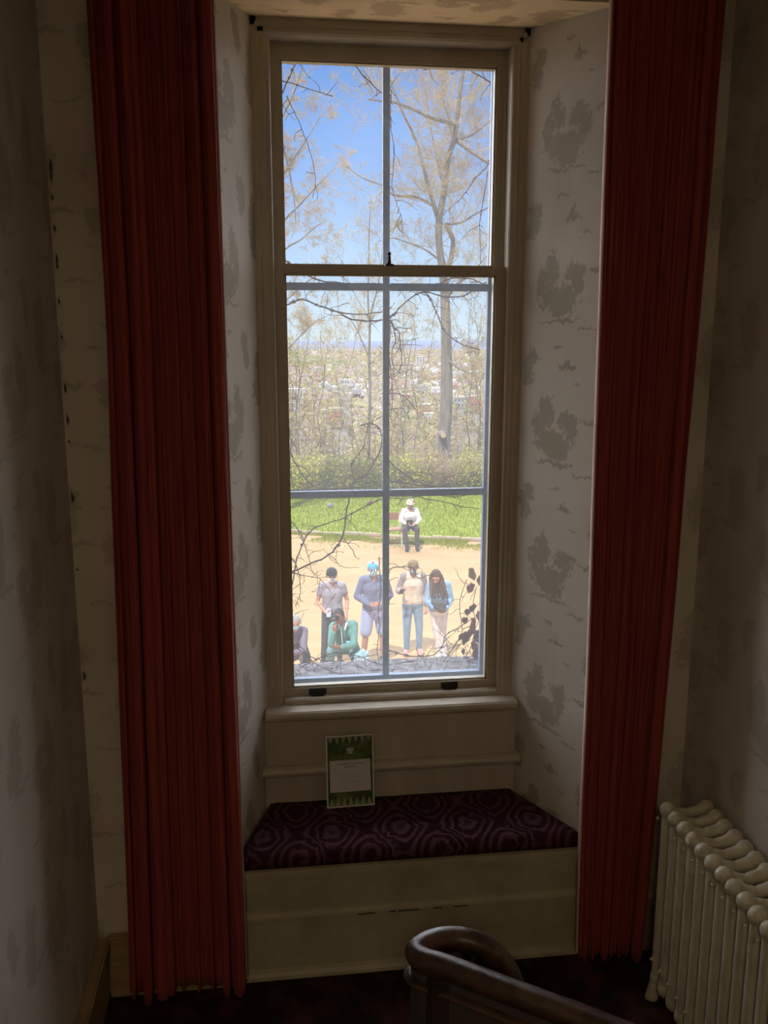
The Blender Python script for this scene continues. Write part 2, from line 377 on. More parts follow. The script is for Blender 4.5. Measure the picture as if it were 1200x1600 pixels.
for x in (-.425, .436):
    bm = bmesh.new(); sphere(bm, (x, -.050, 3.072), .007, 10); capsule(bm, (x, -.038, 3.072), (x, -.052, 3.072), .004, .004, 8)
    fixp(obj('curtain_hook', bm, PAINT), win)
# sash lifts and lock (parts of the window)
for x in (-.262, .228):
    bm = bmesh.new(); bx(bm, x-.032, x+.032, -.004, .0, .818, .856, .001); bx(bm, x-.026, x+.026, -.020, -.004, .826, .832, .002); bx(bm, x-.008, x+.008, -.016, -.003, .812, .826, .002)
    fixp(obj('sash_lift', bm, IRON), win)
bm = bmesh.new(); bx(bm, -.012, .016, .006, .030, 2.350, 2.358, .001); capsule(bm, (.002, .018, 2.355), (.002, .016, 2.385), .008, .005, 8); sphere(bm, (.002, .016, 2.392), .007, 8)
fixp(obj('sash_lock', bm, IRON), win)
# dried twig caught on the top rail
P = [at(u, v, .036) for u, v in ((656, 76), (680, 80), (694, 89), (704, 93), (735, 92), (748, 85), (776, 80))]
V, F = tubes([smoothline(P, [.0006, .001, .0012, .0013, .0012, .001, .0005]), smoothline([at(735, 92, .036), at(742, 84, .034), at(744, 80, .034)], [.001, .0008, .0004])], 5)
tw = mesh_from('dried_twig', V, F, mat('pale_twig', (.5, .42, .3), .8)); tag(tw, 'thin pale dried twig stuck to the top rail of the window', 'twig')
# stone sill outside
bm = bmesh.new(); nx, ny = 80, 22; g = []
for i in range(nx+1):
    x = -.58+1.2*i/nx; r = []
    for j in range(ny+1):
        y = .18+.34*j/ny; z = .805-.045*j/ny+.004*noise.noise(Vector((x*14, y*14, 0)))+.002*noise.noise(Vector((x*60, y*60, 2)))
        if j == ny: y += .010*noise.noise(Vector((x*9, 3, 1)))
        r.append(bm.verts.new((x, y, z)))
    g.append(r)
for i in range(nx):
    for j in range(ny): bm.faces.new((g[i][j], g[i+1][j], g[i+1][j+1], g[i][j+1]))
for i in range(nx):
    a, b = g[i][ny], g[i+1][ny]
    c, d = bm.verts.new(b.co-Vector((0, 0, .09))), bm.verts.new(a.co-Vector((0, 0, .09))); bm.faces.new((a, b, c, d))
STONE = mat('weathered_stone', (.30, .29, .30), .9, (.13, .125, .13), 22, bump=.6, bscale=90, detail=7)
obj('trim_3', bm, STONE)['kind'] = 'structure'
# ------------------------------------------------------------------ window seat
seat = empty('window_seat', (0, -.3, 0), label='cream painted built-in window seat with a moulded panelled front', cat='bench')
def sp(name, bm, m=PAINT2, smooth=False):
    o = obj(name, bm, m, None, smooth); o.parent = seat; o.matrix_parent_inverse = Matrix.Translation(-seat.location); return o
SX0, SX1 = -.60, .66
sp('upper_panel', bx(bmesh.new(), SX0, SX1, -.400, -.385, .225, .385, .001))
sp('lower_panel', bx(bmesh.new(), SX0, SX1, -.408, -.385, .0, .212, .001))
bm = bmesh.new(); prism(bm, [(-.385, .212), (-.408, .212), (-.414, .216), (-.412, .224), (-.404, .232), (-.402, .240), (-.385, .240)], SX0, SX1, 'x'); sp('panel_moulding', bm)
bm = bmesh.new(); prism(bm, [(-.405, 0), (-.428, 0), (-.427, .012), (-.420, .024), (-.408, .030), (-.405, .030)], SX0, SX1, 'x'); sp('shoe_moulding', bm)
bm = bmesh.new()
prism(bm, [(-.59, -.385), (-.61, -.422), (.67, -.422), (.64, -.385)], .372, .398); prism(bm, [(-.565, -.385), (.63, -.385), (.458, -.08), (-.452, -.08)], .375, .398); sp('seat_board', bm)
# chips in the paint line along the moulding
for x0, x1 in ((-.02, .05), (.10, .13), (.17, .22), (-.16, -.10), (-.05, -.03)): sp('paint_chip', bx(bmesh.new(), x0, x1, -.4155, -.4135, .2125, .2155), IRON)
# cushion
def cushion_mat():
    m, n, l, b = nt('damask_cushion'); N = NL(n, l)
    g = n.new('ShaderNodeNewGeometry'); s = n.new('ShaderNodeSeparateXYZ'); l.new(g.outputs['Position'], s.inputs[0])
    ns = n.new('ShaderNodeTexNoise'); ns.inputs['Scale'].default_value = 22; ns.inputs['Detail'].default_value = 3; l.new(g.outputs['Position'], ns.inputs['Vector'])
    wob = M(N, 'MULTIPLY', M(N, 'SUBTRACT', ns.outputs[0], .5), 1.3)
    a = M(N, 'COSINE', M(N, 'ADD', M(N, 'MULTIPLY', s.outputs[0], 2*PI/.235), wob)); c = M(N, 'COSINE', M(N, 'ADD', M(N, 'MULTIPLY', s.outputs[1], 2*PI/.30), wob))
    f = M(N, 'ADD', a, M(N, 'MULTIPLY', c, .85))
    st = M(N, 'SINE', M(N, 'MULTIPLY', f, 8.5))
    bl = n.new('ShaderNodeTexNoise'); bl.inputs['Scale'].default_value = 320; l.new(g.outputs['Position'], bl.inputs['Vector'])
    st = M(N, 'ADD', st, M(N, 'MULTIPLY', M(N, 'SUBTRACT', bl.outputs[0], .5), 2.4))
    mr = n.new('ShaderNodeMapRange'); mr.inputs[1].default_value = -.2; mr.inputs[2].default_value = .9; l.new(st, mr.inputs[0])
    mx = n.new('ShaderNodeMix'); mx.data_type = 'RGBA'; mx.inputs[6].default_value = (.045, .012, .017, 1); mx.inputs[7].default_value = (.115, .055, .064, 1)
    l.new(mr.outputs[0], mx.inputs[0]); l.new(mx.outputs[2], b.inputs['Base Color']); b.inputs['Roughness'].default_value = .95; b.inputs['Specular IOR Level'].default_value = .1
    bp = n.new('ShaderNodeBump'); bp.inputs['Strength'].default_value = .6; bp.inputs['Distance'].default_value = .004; l.new(st, bp.inputs['Height']); l.new(bp.outputs[0], b.inputs['Normal'])
    return m
bm = bmesh.new(); nx, ny = 60, 20; T = []; B = []
for j in range(ny+1):
    t = j/ny; y = -.082-(.412-.082)*t; xa = -.458-(.560-.458)*t; xb = .464+(.628-.464)*t; rt = []; rb = []
    for i in range(nx+1):
        s = i/nx; e = min(s, 1-s)*nx/2.; ey = min((1-t)*ny/2., 1); ex = min(e, 1)
        ez = min(1, ex)*min(1, ey)
        z = .398+.030+.027*math.sqrt(max(0, 1-(1-min(ey, 1))**2))*math.sqrt(max(0, 1-(1-ex)**2))+.002*noise.noise(Vector((s*9, t*4, 0)))
        rt.append(bm.verts.new((xa+(xb-xa)*s, y, z))); rb.append(bm.verts.new((xa+(xb-xa)*s, y+(.006 if j == ny else 0), .3985)))
    T.append(rt); B.append(rb)
for j in range(ny):
    for i in range(nx):
        bm.faces.new((T[j][i], T[j+1][i], T[j+1][i+1], T[j][i+1])); bm.faces.new((B[j][i], B[j][i+1], B[j+1][i+1], B[j+1][i]))
for i in range(nx):
    bm.faces.new((T[ny][i], B[ny][i], B[ny][i+1], T[ny][i+1])); bm.faces.new((T[0][i], T[0][i+1], B[0][i+1], B[0][i]))
for j in range(ny):
    bm.faces.new((T[j][0], B[j][0], B[j+1][0], T[j+1][0])); bm.faces.new((T[j][nx], T[j+1][nx], B[j+1][nx], B[j][nx]))
cush = obj('seat_cushion', bm, cushion_mat(), None, True)
tag(cush, 'dark maroon damask patterned flat cushion covering the window seat', 'cushion')
# ------------------------------------------------------------------ sign in an acrylic holder
sg = empty('framed_sign', (-.155, -.140, .4555), label='small green bordered notice in clear acrylic stand leaning on the seat ledge', cat='sign')
sg.rotation_euler = (-.12, 0, .03)
SW, SH = .172, .262
ACR = mat('acrylic_edge', (.62, .62, .55), .25)
def sgp(name, bm, m): return obj(name, bm, m, sg)
bm = bmesh.new()
for d in ((-SW/2, -SW/2+.005, -.004, .004, 0, SH), (SW/2-.005, SW/2, -.004, .004, 0, SH), (-SW/2+.005, SW/2-.005, -.004, .004, 0, .005), (-SW/2+.005, SW/2-.005, -.004, .004, SH-.004, SH)): bx(bm, *d)
sgp('holder_edge', bm, ACR)
LEAF = mat('printed_greenery', (.045, .085, .03), .5, (.12, .15, .045), 26, detail=3, ramp=(.42, .6))
sgp('card', bx(bmesh.new(), -SW/2+.005, SW/2-.005, -.001, .002, .005, SH-.004), LEAF)
PALE = mat('pale_print', (.34, .36, .24), .6, (.26, .30, .16), 60)
for k in range(7):                       # scalloped pale tips along the card's top and bottom edge
    x = -SW/2+.018+k*(SW-.036)/6
    for z0, sgn, h in ((SH-.006, -1, .020+.006*(k % 2)), (.007, 1, .026+.005*(k % 2))):
        bm = bmesh.new(); pts = [(x-.008, z0), (x+.008, z0), (x+.005, z0+sgn*h*.5), (x, z0+sgn*h), (x-.005, z0+sgn*h*.5)]
        vs = [bm.verts.new((p[0], -.0016, p[1])) for p in pts]; f = bm.faces.new(vs if sgn > 0 else vs[::-1]); bmesh.ops.recalc_face_normals(bm, faces=[f])
        r = bmesh.ops.extrude_face_region(bm, geom=[f]); [setattr(v.co, 'y', -.0011) for v in r['geom'] if isinstance(v, bmesh.types.BMVert)]
        sgp('printed_tip', bm, PALE)
bm = bmesh.new(); bx(bm, -.008, .010, -.0017, -.001, SH-.068, SH-.050, .0002); bx(bm, -.012, -.004, -.0018, -.001, SH-.056, SH-.046); bx(bm, -.002, .004, -.0018, -.001, SH-.054, SH-.043); bx(bm, .006, .014, -.0018, -.001, SH-.056, SH-.046)
sgp('emblem', bm, mat('emblem_print', (.40, .46, .36), .6))
lab = sgp('label', bx(bmesh.new(), -.073, .073, -.0030, -.001, .056, .172), mat('label_paper', (.56, .52, .49), .7))
INK = mat('ink', (.10, .09, .09), .8); INK2 = mat('faint_ink', (.30, .28, .27), .8)
random.seed(3)
for z, x0, x1, h, k in ((.157, -.047, .047, .0045, INK), (.146, -.020, .020, .0045, INK), (.118, -.045, .045, .0025, INK2), (.108, -.042, .040, .0025, INK2), (.098, -.048, .036, .0025, INK2), (.089, -.030, .032, .0025, INK2)):
    x = x0; bm = bmesh.new()
    while x < x1:
        wd = random.uniform(.006, .016)
        q = x
        while q < min(x+wd, x1):
            hh = h*random.uniform(.6, 1); bx(bm, q, q+.0012, -.0034, -.0030, z, z+hh); bx(bm, q, q+.0022, -.0034, -.0030, z+(hh*.5 if random.random() < .5 else 0), z+(hh*.5 if random.random() < .5 else 0)+.0008+.0001); q += .0026
        x += wd+.003
    o = sgp('text_line', bm, k); o.parent = lab
# ------------------------------------------------------------------ curtains
def fabric(name, c1, c2, transl=.12):
    m, n, l, b = nt(name)
    g = n.new('ShaderNodeNewGeometry'); mp = n.new('ShaderNodeMapping'); mp.inputs['Scale'].default_value = (60, 60, 3)
    t = n.new('ShaderNodeTexNoise'); t.inputs['Scale'].default_value = 1.5; t.inputs['Detail'].default_value = 4
    l.new(g.outputs['Position'], mp.inputs[0]); l.new(mp.outputs[0], t.inputs[0])
    r = n.new('ShaderNodeValToRGB'); r.color_ramp.elements[0].position = .35; r.color_ramp.elements[1].position = .65
    r.color_ramp.elements[0].color = (*c1, 1); r.color_ramp.elements[1].color = (*c2, 1)
    l.new(t.outputs[0], r.inputs[0]); l.new(r.outputs[0], b.inputs['Base Color'])
    b.inputs['Roughness'].default_value = .8; b.inputs['Specular IOR Level'].default_value = .15
    b.inputs['Sheen Weight'].default_value = .15; b.inputs['Sheen Roughness'].default_value = .5; b.inputs['Sheen Tint'].default_value = (.9, .35, .28, 1)
    bp = n.new('ShaderNodeBump'); bp.inputs['Strength'].default_value = .2; bp.inputs['Distance'].default_value = .003
    t2 = n.new('ShaderNodeTexNoise'); t2.inputs['Scale'].default_value = 500; l.new(g.outputs['Position'], t2.inputs[0])
    l.new(t2.outputs[0], bp.inputs['Height']); l.new(bp.outputs[0], b.inputs['Normal'])
    return m
REDF = fabric('salmon_red_curtain', (.235, .036, .032), (.31, .058, .048))
LIN = mat('curtain_lining', (.62, .42, .36), .85)
def curtain(inner, outer, seed, ztop, zbot, label, npl):
    rnd = random.Random(seed)
    root = empty('curtain', ((inner(1.)+outer(1.))/2, -.5, 0), label=label, cat='curtain', group=None)
    # pleats with uneven widths
    ws_ = [rnd.uniform(.55, 1.5) for _ in range(npl)]; tot = sum(ws_); cum = [0]
    for q in ws_: cum.append(cum[-1]+q/tot)
    dp = [rnd.choice((rnd.uniform(.3, .7), rnd.uniform(.9, 1.35))) for _ in range(npl)]
    ns, nz = 320, 70
    def pos(s, z):
        h = (z-zbot)/(ztop-zbot)
        sw = s+.012*noise.noise(Vector((s*5, z*.9, seed)))*min(1, 4*min(s, 1-s))
        k = 0
        while k < npl-1 and sw > cum[k+1]: k += 1
        ph = (sw-cum[k])/(cum[k+1]-cum[k])
        amp = (.024*(1-h)+.018*h)*dp[k]
        y = -amp*(1-math.cos(2*PI*ph))  if 0 < ph < 1 else 0
        fine = .0045*h*math.sin(2*PI*s*34+seed)+.002*math.sin(2*PI*s*57+3*z)
        y += fine+.012*noise.noise(Vector((s*3, z*1.3, seed+5)))
        x = inner(h)+(outer(h)-inner(h))*s + (.75*amp*math.sin(2*PI*ph))*(1 if outer(0) > inner(0) else -1)*(0 if s < .01 or s > .99 else 1)
        z2 = z
        if z == zbot: z2 = zbot+.008*math.sin(s*9+seed)
        return Vector((x, -.462+y, z2))
    V = []; F = []
    for j in range(nz+1):
        z = zbot+(ztop-zbot)*j/nz
        for i in range(ns+1): V.append(pos(i/ns, z)-root.location)
    for j in range(nz):
        for i in range(ns):
            a = j*(ns+1)+i; F.append((a, a+1, a+ns+2, a+ns+1))
    o = mesh_from('cloth', V, F, REDF, root, True)
    md = o.modifiers.new('thick', 'SOLIDIFY'); md.thickness = .003; md.offset = 1
    # lining edge turned round the inner hem
    V = []; F = []
    for j in range(nz+1):
        z = zbot+.01+(ztop-zbot-.01)*j/nz; p = pos(0.002, z); sg_ = 1 if outer(0) > inner(0) else -1
        q = Vector((inner((z-zbot)/(ztop-zbot))-.004*sg_, p.y, p.z))
        for dx, dy in ((0, -.004), (-.003*sg_, 0), (-.002*sg_, .018), (.020*sg_, .022), (.020*sg_, .018), (.002*sg_, -.001)): V.append(q+Vector((dx, dy, 0))-root.location)
    for j in range(nz):
        for i in range(6):
            a = j*6+i; b = j*6+(i+1) % 6; F.append((a, b, b+6, a+6))
    mesh_from('lining_edge', V, F, LIN, root, True)
    return root
curtain(lambda h: -.535-.004*h, lambda h: -.905+.045*min(1, h*1.6), 3, 3.36, .035, 'salmon red floor length pleated curtain on the left of the window', 9)
curtain(lambda h: .600-.034*h, lambda h: .830+.078*h**.8, 11, 3.36, .022, 'salmon red floor length pleated curtain on the right, beside the radiator', 8)
rod = obj('curtain_rod', bmesh.new(), IRON)
bm = bmesh.new(); capsule(bm, (-.97, -.475, 3.39), (.93, -.475, 3.39), .013, .013, 12); bx(bm, -.96, -.94, -.475, -.42, 3.38, 3.40); bx(bm, .90, .92, -.475, -.42, 3.38, 3.40); bm.to_mesh(rod.data); bm.free()
tag(rod, 'dark curtain rod fixed above the window recess', 'curtain rod')
# ------------------------------------------------------------------ radiator
rad = empty('radiator', (.85, -1.0, 0), label='cream painted cast iron column radiator along the right wall', cat='radiator')
def section_mesh(feet):
    bm = bmesh.new()
    for x in (-.060, .060):
        capsule(bm, (x, 0, .085), (x, 0, .665), .0215, .0205, 12)
        sphere(bm, (x*1.04, 0, .672), .0265, 12, (1, .95, 1)); sphere(bm, (x*1.0, 0, .085), .025, 12, (1.05, .95, 1.25))
        sphere(bm, (x*1.56, 0, .646), .0065, 8); sphere(bm, (x*1.45, 0, .150), .006, 8)
        if feet: capsule(bm, (x*1.1, 0, .08), (x*1.25, 0, .018), .017, .022, 10); sphere(bm, (x*1.35, 0, .012), .016, 10, (1.2, 1, .75))
        capsule(bm, (x*1.04, 0, .668), (0, 0, .655), .0215, .016, 10); capsule(bm, (x, 0, .10), (0, 0, .11), .02, .017, 10)
    capsule(bm, (0, 0, .655), (0, 0, .11), .010, .010, 8)
    capsule(bm, (-.03, -.029, .655), (-.03, .029, .655), .016, .016, 10); capsule(bm, (-.03, -.029, .11), (-.03, .029, .11), .016, .016, 10)
    return bm
s0 = remesh('section', section_mesh(True), .0042, RADP, rad, 2); s0.location = (0, -.672+1.0, 0)
s1 = remesh('section', section_mesh(False), .0042, RADP, rad, 2); s1.location = (0, -.672-.0583+1.0, 0)
for k in range(2, 15):
    c = (s0 if k == 14 else s1).copy(); COL.objects.link(c); c.parent = rad; c.location = (0, 1.0-.672-.0583*k, 0)
# ------------------------------------------------------------------ stair rail
rail = empty('stair_handrail', (-.1, -1.5, 0), label='dark polished wooden stair handrail turning back on itself at the landing', cat='handrail')
def railpath():
    pts = []
    def oz(u, v, z):
        d = _F+_R*((u-600)/CF)-_U*((v-800)/CF); return CP+d*((z-CP.z)/d.z)
    far = [oz(u, v, z) for u, v, z in ((806, 1560, .74), (800, 1536, .79), (790, 1512, .835), (772, 1491, .87), (742, 1473, .893), (708, 1467, .90), (676, 1472, .903))]
    near = [oz(u, v, .90) for u, v in ((652, 1487), (660, 1500), (698, 1512), (771, 1540), (843, 1567), (892, 1585), (960, 1612), (1060, 1652))]
    return far+near
def sweep(prof, path, name, m):
    P, _ = smoothline(path, [1]*len(path), 8)
    V = []; F = []; n = len(prof)
    for i, p in enumerate(P):
        d = (P[min(i+1, len(P)-1)]-P[max(i-1, 0)]).normalized(); side = d.cross(Vector((0, 0, 1))).normalized(); upv = side.cross(d).normalized()
        for a, b in prof: V.append(p+side*a+upv*b-rail.location)
    for i in range(len(P)-1):
        for k in range(n):
            k2 = (k+1) % n; F.append((i*n+k, i*n+k2, (i+1)*n+k2, (i+1)*n+k))
    F.append(tuple(range(n))); F.append(tuple((len(P)-1)*n+k for k in range(n))[::-1])
    return mesh_from(name, V, F, m, rail, True)
prof = [(.024*math.cos(t), .004+.020*math.sin(t)) for t in [PI*k/10 for k in range(11)]]
prof += [(-.022, -.006), (-.016, -.011), (-.016, -.018), (.016, -.018), (.016, -.011), (.022, -.006)]
sweep(prof, railpath(), 'rail', WOOD)
prof = [(.027*math.cos(t), -.047+.010*math.sin(t)) for t in [2*PI*k/12 for k in range(12)]]
sweep(prof, railpath(), 'lower_moulding', WOOD)
prof = [(.012, -.015), (.012, -.36), (-.012, -.36), (-.012, -.015)]
sweep(prof, railpath(), 'side_panel', PANELW)
bm = bmesh.new(); bx(bm, -.028, .028, -.028, .028, 0, .88, .004)
o = obj('newel_post', bm, PANELW, rail); o.location = (-.005, -.06, 0)
# ================================================================== OUTDOORS
GZ = -3.385
def lawn_edge(x): return 22.15-(x-.14)*.34
def gz(x, y):
    if y < 28.5: return GZ
    z = GZ-(y-28.5)*.20 if y < 60 else GZ-6.3-(y-60)*.26
    return max(z, -62)
# yard
def grid(name, x0, x1, y0, y1, nx, ny, fz, m, tint=None):
    V = [Vector((x0+(x1-x0)*i/nx, y0+(y1-y0)*j/ny, 0)) for j in range(ny+1) for i in range(nx+1)]
    for v in V: v.z = fz(v.x, v.y)
    F = [(j*(nx+1)+i, j*(nx+1)+i+1, (j+1)*(nx+1)+i+1, (j+1)*(nx+1)+i) for j in range(ny) for i in range(nx)]
    return mesh_from(name, V, F, m, None, True)
SAND = mat('sandy_gravel', (.50, .325, .15), .95, (.43, .275, .125), 1.6, bump=.3, bscale=22, detail=8, stretch=(.7, 1.6, 1))
GRASS = mat('lawn_green', (.20, .27, .012), .9, (.28, .35, .025), 3.5, bump=.5, bscale=60, detail=6)
SLOPE = mat('slope_ground', (.28, .24, .10), .95, (.20, .22, .06), .5, detail=6)
VAL = mat('valley_floor', (.17, .155, .14), .95, (.14, .14, .11), .03, detail=10)
yard = grid('ground_yard', -14, 22, .42, 22.6, 60, 60, lambda x, y: GZ+.02*noise.noise(Vector((x*.5, y*.5, 0))), SAND); yard['kind'] = 'structure'
V = []; F = []
NXL = 80
for i in range(NXL+1):
    x = -14+36*i/NXL; e = lawn_edge(x)+.10*noise.noise(Vector((x*1.3, 0, 0)))
    for y, z in ((e, GZ+.03), (e+.06, GZ+.055), (e+2, GZ+.06), (29.5, GZ+.05)): V.append(Vector((x, y, z)))
for i in range(NXL):
    for k in range(3): a = i*4+k; F.append((a, a+4, a+5, a+1))
mesh_from('ground_lawn', V, F, GRASS, None, True)['kind'] = 'structure'
# scraggly grass fringe in front of the edging (right part)
V = []; F = []; rnd = random.Random(4)
def blades(n, fx, hmin, hmax, wd):
    V = []; F = []; T = []
    for _ in range(n):
        x, y, z = fx(); h = rnd.uniform(hmin, hmax); a = rnd.uniform(0, PI); b = len(V); dx, dy = wd*math.cos(a), wd*math.sin(a); lx, ly = rnd.uniform(-.4, .4)*h, rnd.uniform(-.4, .4)*h
        V += [Vector((x-dx, y-dy, z)), Vector((x+dx, y+dy, z)), Vector((x+lx, y+ly, z+h))]; F.append((b, b+1, b+2)); g_ = rnd.random()
        T.append((.24+.14*g_, .31+.09*g_, .015+.02*g_))
    return V, F, T
def fringe():
    while True:
        x = rnd.uniform(-3, 9); y = lawn_edge(x)-abs(rnd.gauss(0, .45))-.1
        if noise.noise(Vector((x*.9, y*1.5, 3))) > -.15: return x, y, GZ+.0
V, F, T = blades(14000, fringe, .03, .09, .012)
TINT = attr_mat('tinted_foliage')
tag(mesh_from('grass_fringe', V, F, TINT, None, False, T), 'patchy short grass growing in front of the lawn edging', 'grass', kind='stuff')
V, F, T = blades(56000, lambda: (lambda x: (x, rnd.uniform(lawn_edge(x)+.05, 29), GZ+.055))(rnd.uniform(-8, 13)), .04, .09, .013)
tag(mesh_from('lawn_grass', V, F, TINT, None, False, T), 'bright green short mown lawn grass beyond the sandy yard', 'grass', kind='stuff')
# edging stones
edge = empty('lawn_edging', (2.5, lawn_edge(2.5), GZ), label='low line of pale edging stones between sandy yard and lawn', cat='edging')
STE = mat('edging_stone', (.58, .46, .34), .9, (.46, .36, .26), 3)
x = -2.0; rnd = random.Random(5)
while x < 9:
    L = rnd.uniform(.45, .8); h = rnd.uniform(.06, .10)
    bm = bmesh.new(); bx(bm, 0, L-.03, -.05, .06, 0, h, .015)
    o = obj('stone', bm, STE, edge); o.location = (x-2.5, lawn_edge(x)-lawn_edge(2.5), 0); o.rotation_euler = (0, 0, -.327+rnd.uniform(-.04, .04)); x += L*.95
# terrain beyond
ter = grid('ground_slope', -60, 140, 28.4, 320, 60, 90, lambda x, y: gz(x, y)-.05, SLOPE); ter['kind'] = 'structure'
def vz(x, y):
    z = -62.5
    if y > 1500:
        k = min(1, (y-1500)/1200); z += 0*k*(6+10*noise.noise(Vector((x/700, y/900, 1))))
    return z
val = grid('ground_valley', -1500, 5500, 240, 9000, 90, 120, vz, VAL); val['kind'] = 'structure'
def ridge(name, Y, x0, x1, base, amp, fr, m, thick, seed, fall=0):
    V = []; F = []; n = 140
    for i in range(n+1):
        x = x0+(x1-x0)*i/n; h = base-fall*max(0, x-40)+amp*noise.noise(Vector((x*fr, seed, 0)))+amp*.3*noise.noise(Vector((x*fr*5, seed, 4)))+amp*.08*noise.noise(Vector((x*fr*30, seed, 4)))
        for t, f in ((0, 0), (.35, .6), (.7, .93), (1, 1), (1.8, .5), (3, 0)): V.append(Vector((x, Y+thick*t+40*noise.noise(Vector((x*.004, t, 7))), -64+(h+64)*f)))
    for i in range(n):
        for k in range(5): a = i*6+k; F.append((a, a+6, a+7, a+1))
    o = mesh_from(name, V, F, m, None, True); o['kind'] = 'structure'; return o
ridge('ground_far_ridge', 7600, -2500, 6500, -34, 11, .0009, mat('far_hill_haze_blue', (.12, .17, .31), 1, (.16, .21, .34), .003, detail=8), 700, 2)  # forest colour shifted to blue, distance haze painted in
ridge('ground_middle_ridge', 5200, -1500, 5200, -44, 11, .0013, mat('middle_hill_haze_blue', (.12, .145, .22), 1, (.17, .18, .23), .006, detail=8), 500, 9)  # weaker blue haze mixed into the hill's own colour
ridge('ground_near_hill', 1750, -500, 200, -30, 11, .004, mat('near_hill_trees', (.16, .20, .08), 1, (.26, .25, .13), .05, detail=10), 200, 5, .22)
# clump trees of the valley
def clumps(name, pts, label):
    bmi = bmesh.new(); bmesh.ops.create_icosphere(bmi, subdivisions=1, radius=1); bmi.verts.ensure_lookup_table()
    iv = [v.co.copy() for v in bmi.verts]; fi = [tuple(v.index for v in f.verts) for f in bmi.faces]; bmi.free()
    V = []; F = []; T = []; r_ = random.Random(8)
    for x, y, z, r, c in pts:
        b = len(V); a = r_.uniform(0, 6.28); ca, sa = math.cos(a), math.sin(a); hz = r_.uniform(.7, 1.2)
        for v in iv:
            q = r_.uniform(.75, 1.25); V.append(Vector((x+(v.x*ca-v.y*sa)*r*q, y+(v.x*sa+v.y*ca)*r*q, z+v.z*r*hz*q)))
        for f in fi:
            F.append(tuple(b+i for i in f)); g_ = r_.uniform(.75, 1.2); T.append((c[0]*g_, c[1]*g_, c[2]*g_))
    return tag(mesh_from(name, V, F, TINT, None, False, T), label, 'trees', kind='stuff')
pts = []; rnd = random.Random(12)
KEEP = [((at(u, 600, 900).x-CP.x)/903.1, w_/2800., Yb) for u, w_, Yb in ((525, 24, 640), (744, 22, 760), (661, 24, 720), (464, 28, 960), (657, 14, 1900), (720, 24, 820), (634, 16, 860), (540, 22, 1250))]
PALV = [(.34, .25, .17), (.38, .29, .20), (.34, .29, .15), (.38, .35, .15), (.28, .28, .13), (.40, .31, .23), (.32, .26, .21), (.38, .28, .20)]
for _ in range(21000):
    y = 260+3300*(rnd.random()**1.7); fr = (y+3.1)
    x = CP.x+fr*rnd.uniform(-.12, .33); r = rnd.uniform(1.6, 3.6)*(1+y/1500)
    a_ = (x-CP.x)/(y+3.1)
    if y > 380 and any(abs(a_-q) < h_ and y < Yb for q, h_, Yb in KEEP): continue
    pts.append((x, y, vz(x, y)+r*.6, r, rnd.choice(PALV)))
for _ in range(1600):
    x = rnd.uniform(-60, 190); t = rnd.random(); pts.append((x, 1750+200*t, -62+(max(4, 32-.22*max(0, x-40)))*min(1, t*1.05)**.7+rnd.uniform(0, 5), rnd.uniform(3, 6), rnd.choice([(.26, .30, .12), (.34, .34, .15), (.30, .26, .16), (.20, .24, .10)])))
clumps('valley_trees', pts, 'brown and yellow green budding trees filling the valley beyond the bluff')
pts = []
for _ in range(9500):
    y = rnd.uniform(70, 250); x = CP.x+(y+3.1)*rnd.uniform(-.14, .34); r = rnd.uniform(.45, 1.0)
    pts.append((x, y, gz(x, y)+r*.7+rnd.uniform(0, 1.6), r, rnd.choice([(.38, .28, .16), (.40, .33, .15), (.38, .37, .11), (.42, .31, .19)])))
clumps('slope_trees', pts, 'tan and olive scrub covering the slope below the lawn')
# far buildings
WHITEB = mat('white_render', (.80, .78, .74), .8); BRK = mat('red_brick_far', (.62, .20, .13), .9, (.52, .17, .11), .3); TANB = mat('tan_render', (.60, .48, .36), .8); ROOF = mat('grey_roof', (.30, .30, .32), .9); WINB = mat('dark_far_window', (.10, .12, .16), .3); GREYB = mat('grey_render', (.50, .50, .54), .9)
def building(x, y, wdt, dep, h, m, label, nw=4, nf=3, gable=False, rz=0., zb=-62.5):
    root = empty('building', (x, y, zb), rz, label, 'building')
    bm = bmesh.new(); bx(bm, -wdt/2, wdt/2, 0, dep, 0, h); obj('wall', bm, m, root)
    bm = bmesh.new()
    if gable: prism(bm, [(0-.6, h), (dep+.6, h), (dep/2, h+dep*.28)], -wdt/2-.5, wdt/2+.5, 'x')
    else: bx(bm, -wdt/2-.3, wdt/2+.3, -.3, dep+.3, h, h+.8)
    obj('roof', bm, ROOF if gable else WHITEB, root)
    for f in range(nf):
        for k in range(nw):
            xx = -wdt/2+(k+.5)*wdt/nw; zz = (f+.5)*h/nf; bm = bmesh.new(); bx(bm, xx-wdt/nw*.22, xx+wdt/nw*.22, -.12, .02, zz-h/nf*.25, zz+h/nf*.25)
            obj('window', bm, WINB, root)
    return root
def bat(u, v, Y): p = at(u, v, Y); return p.x, p.y
def bld(u, vb, Y, wpx, hpx, *a, **k):
    p = at(u, vb, Y); s = (Y+3.1)/1370.; building(p.x, p.y, wpx*s, wpx*s*.7, hpx*s+(p.z+62.5), *a, **k)
bld(525, 662, 640, 20, 22, BRK, 'large red brick apartment block in the valley, seen left of the thin tree', nw=3, nf=4)
bld(510, 650, 700, 12, 8, TANB, 'low tan block touching the left side of the red brick apartment block', nw=3, nf=2)
bld(657, 574, 1900, 12, 16, WHITEB, 'tall white tower block far off below the blue hills', nw=3, nf=6)
bld(744, 636, 760, 17, 16, BRK, 'red brick block in the valley at the right edge of the window', nw=3, nf=3)
bld(720, 630, 820, 22, 9, GREYB, 'grey low building just left of the right hand red brick block', nw=4, nf=2)
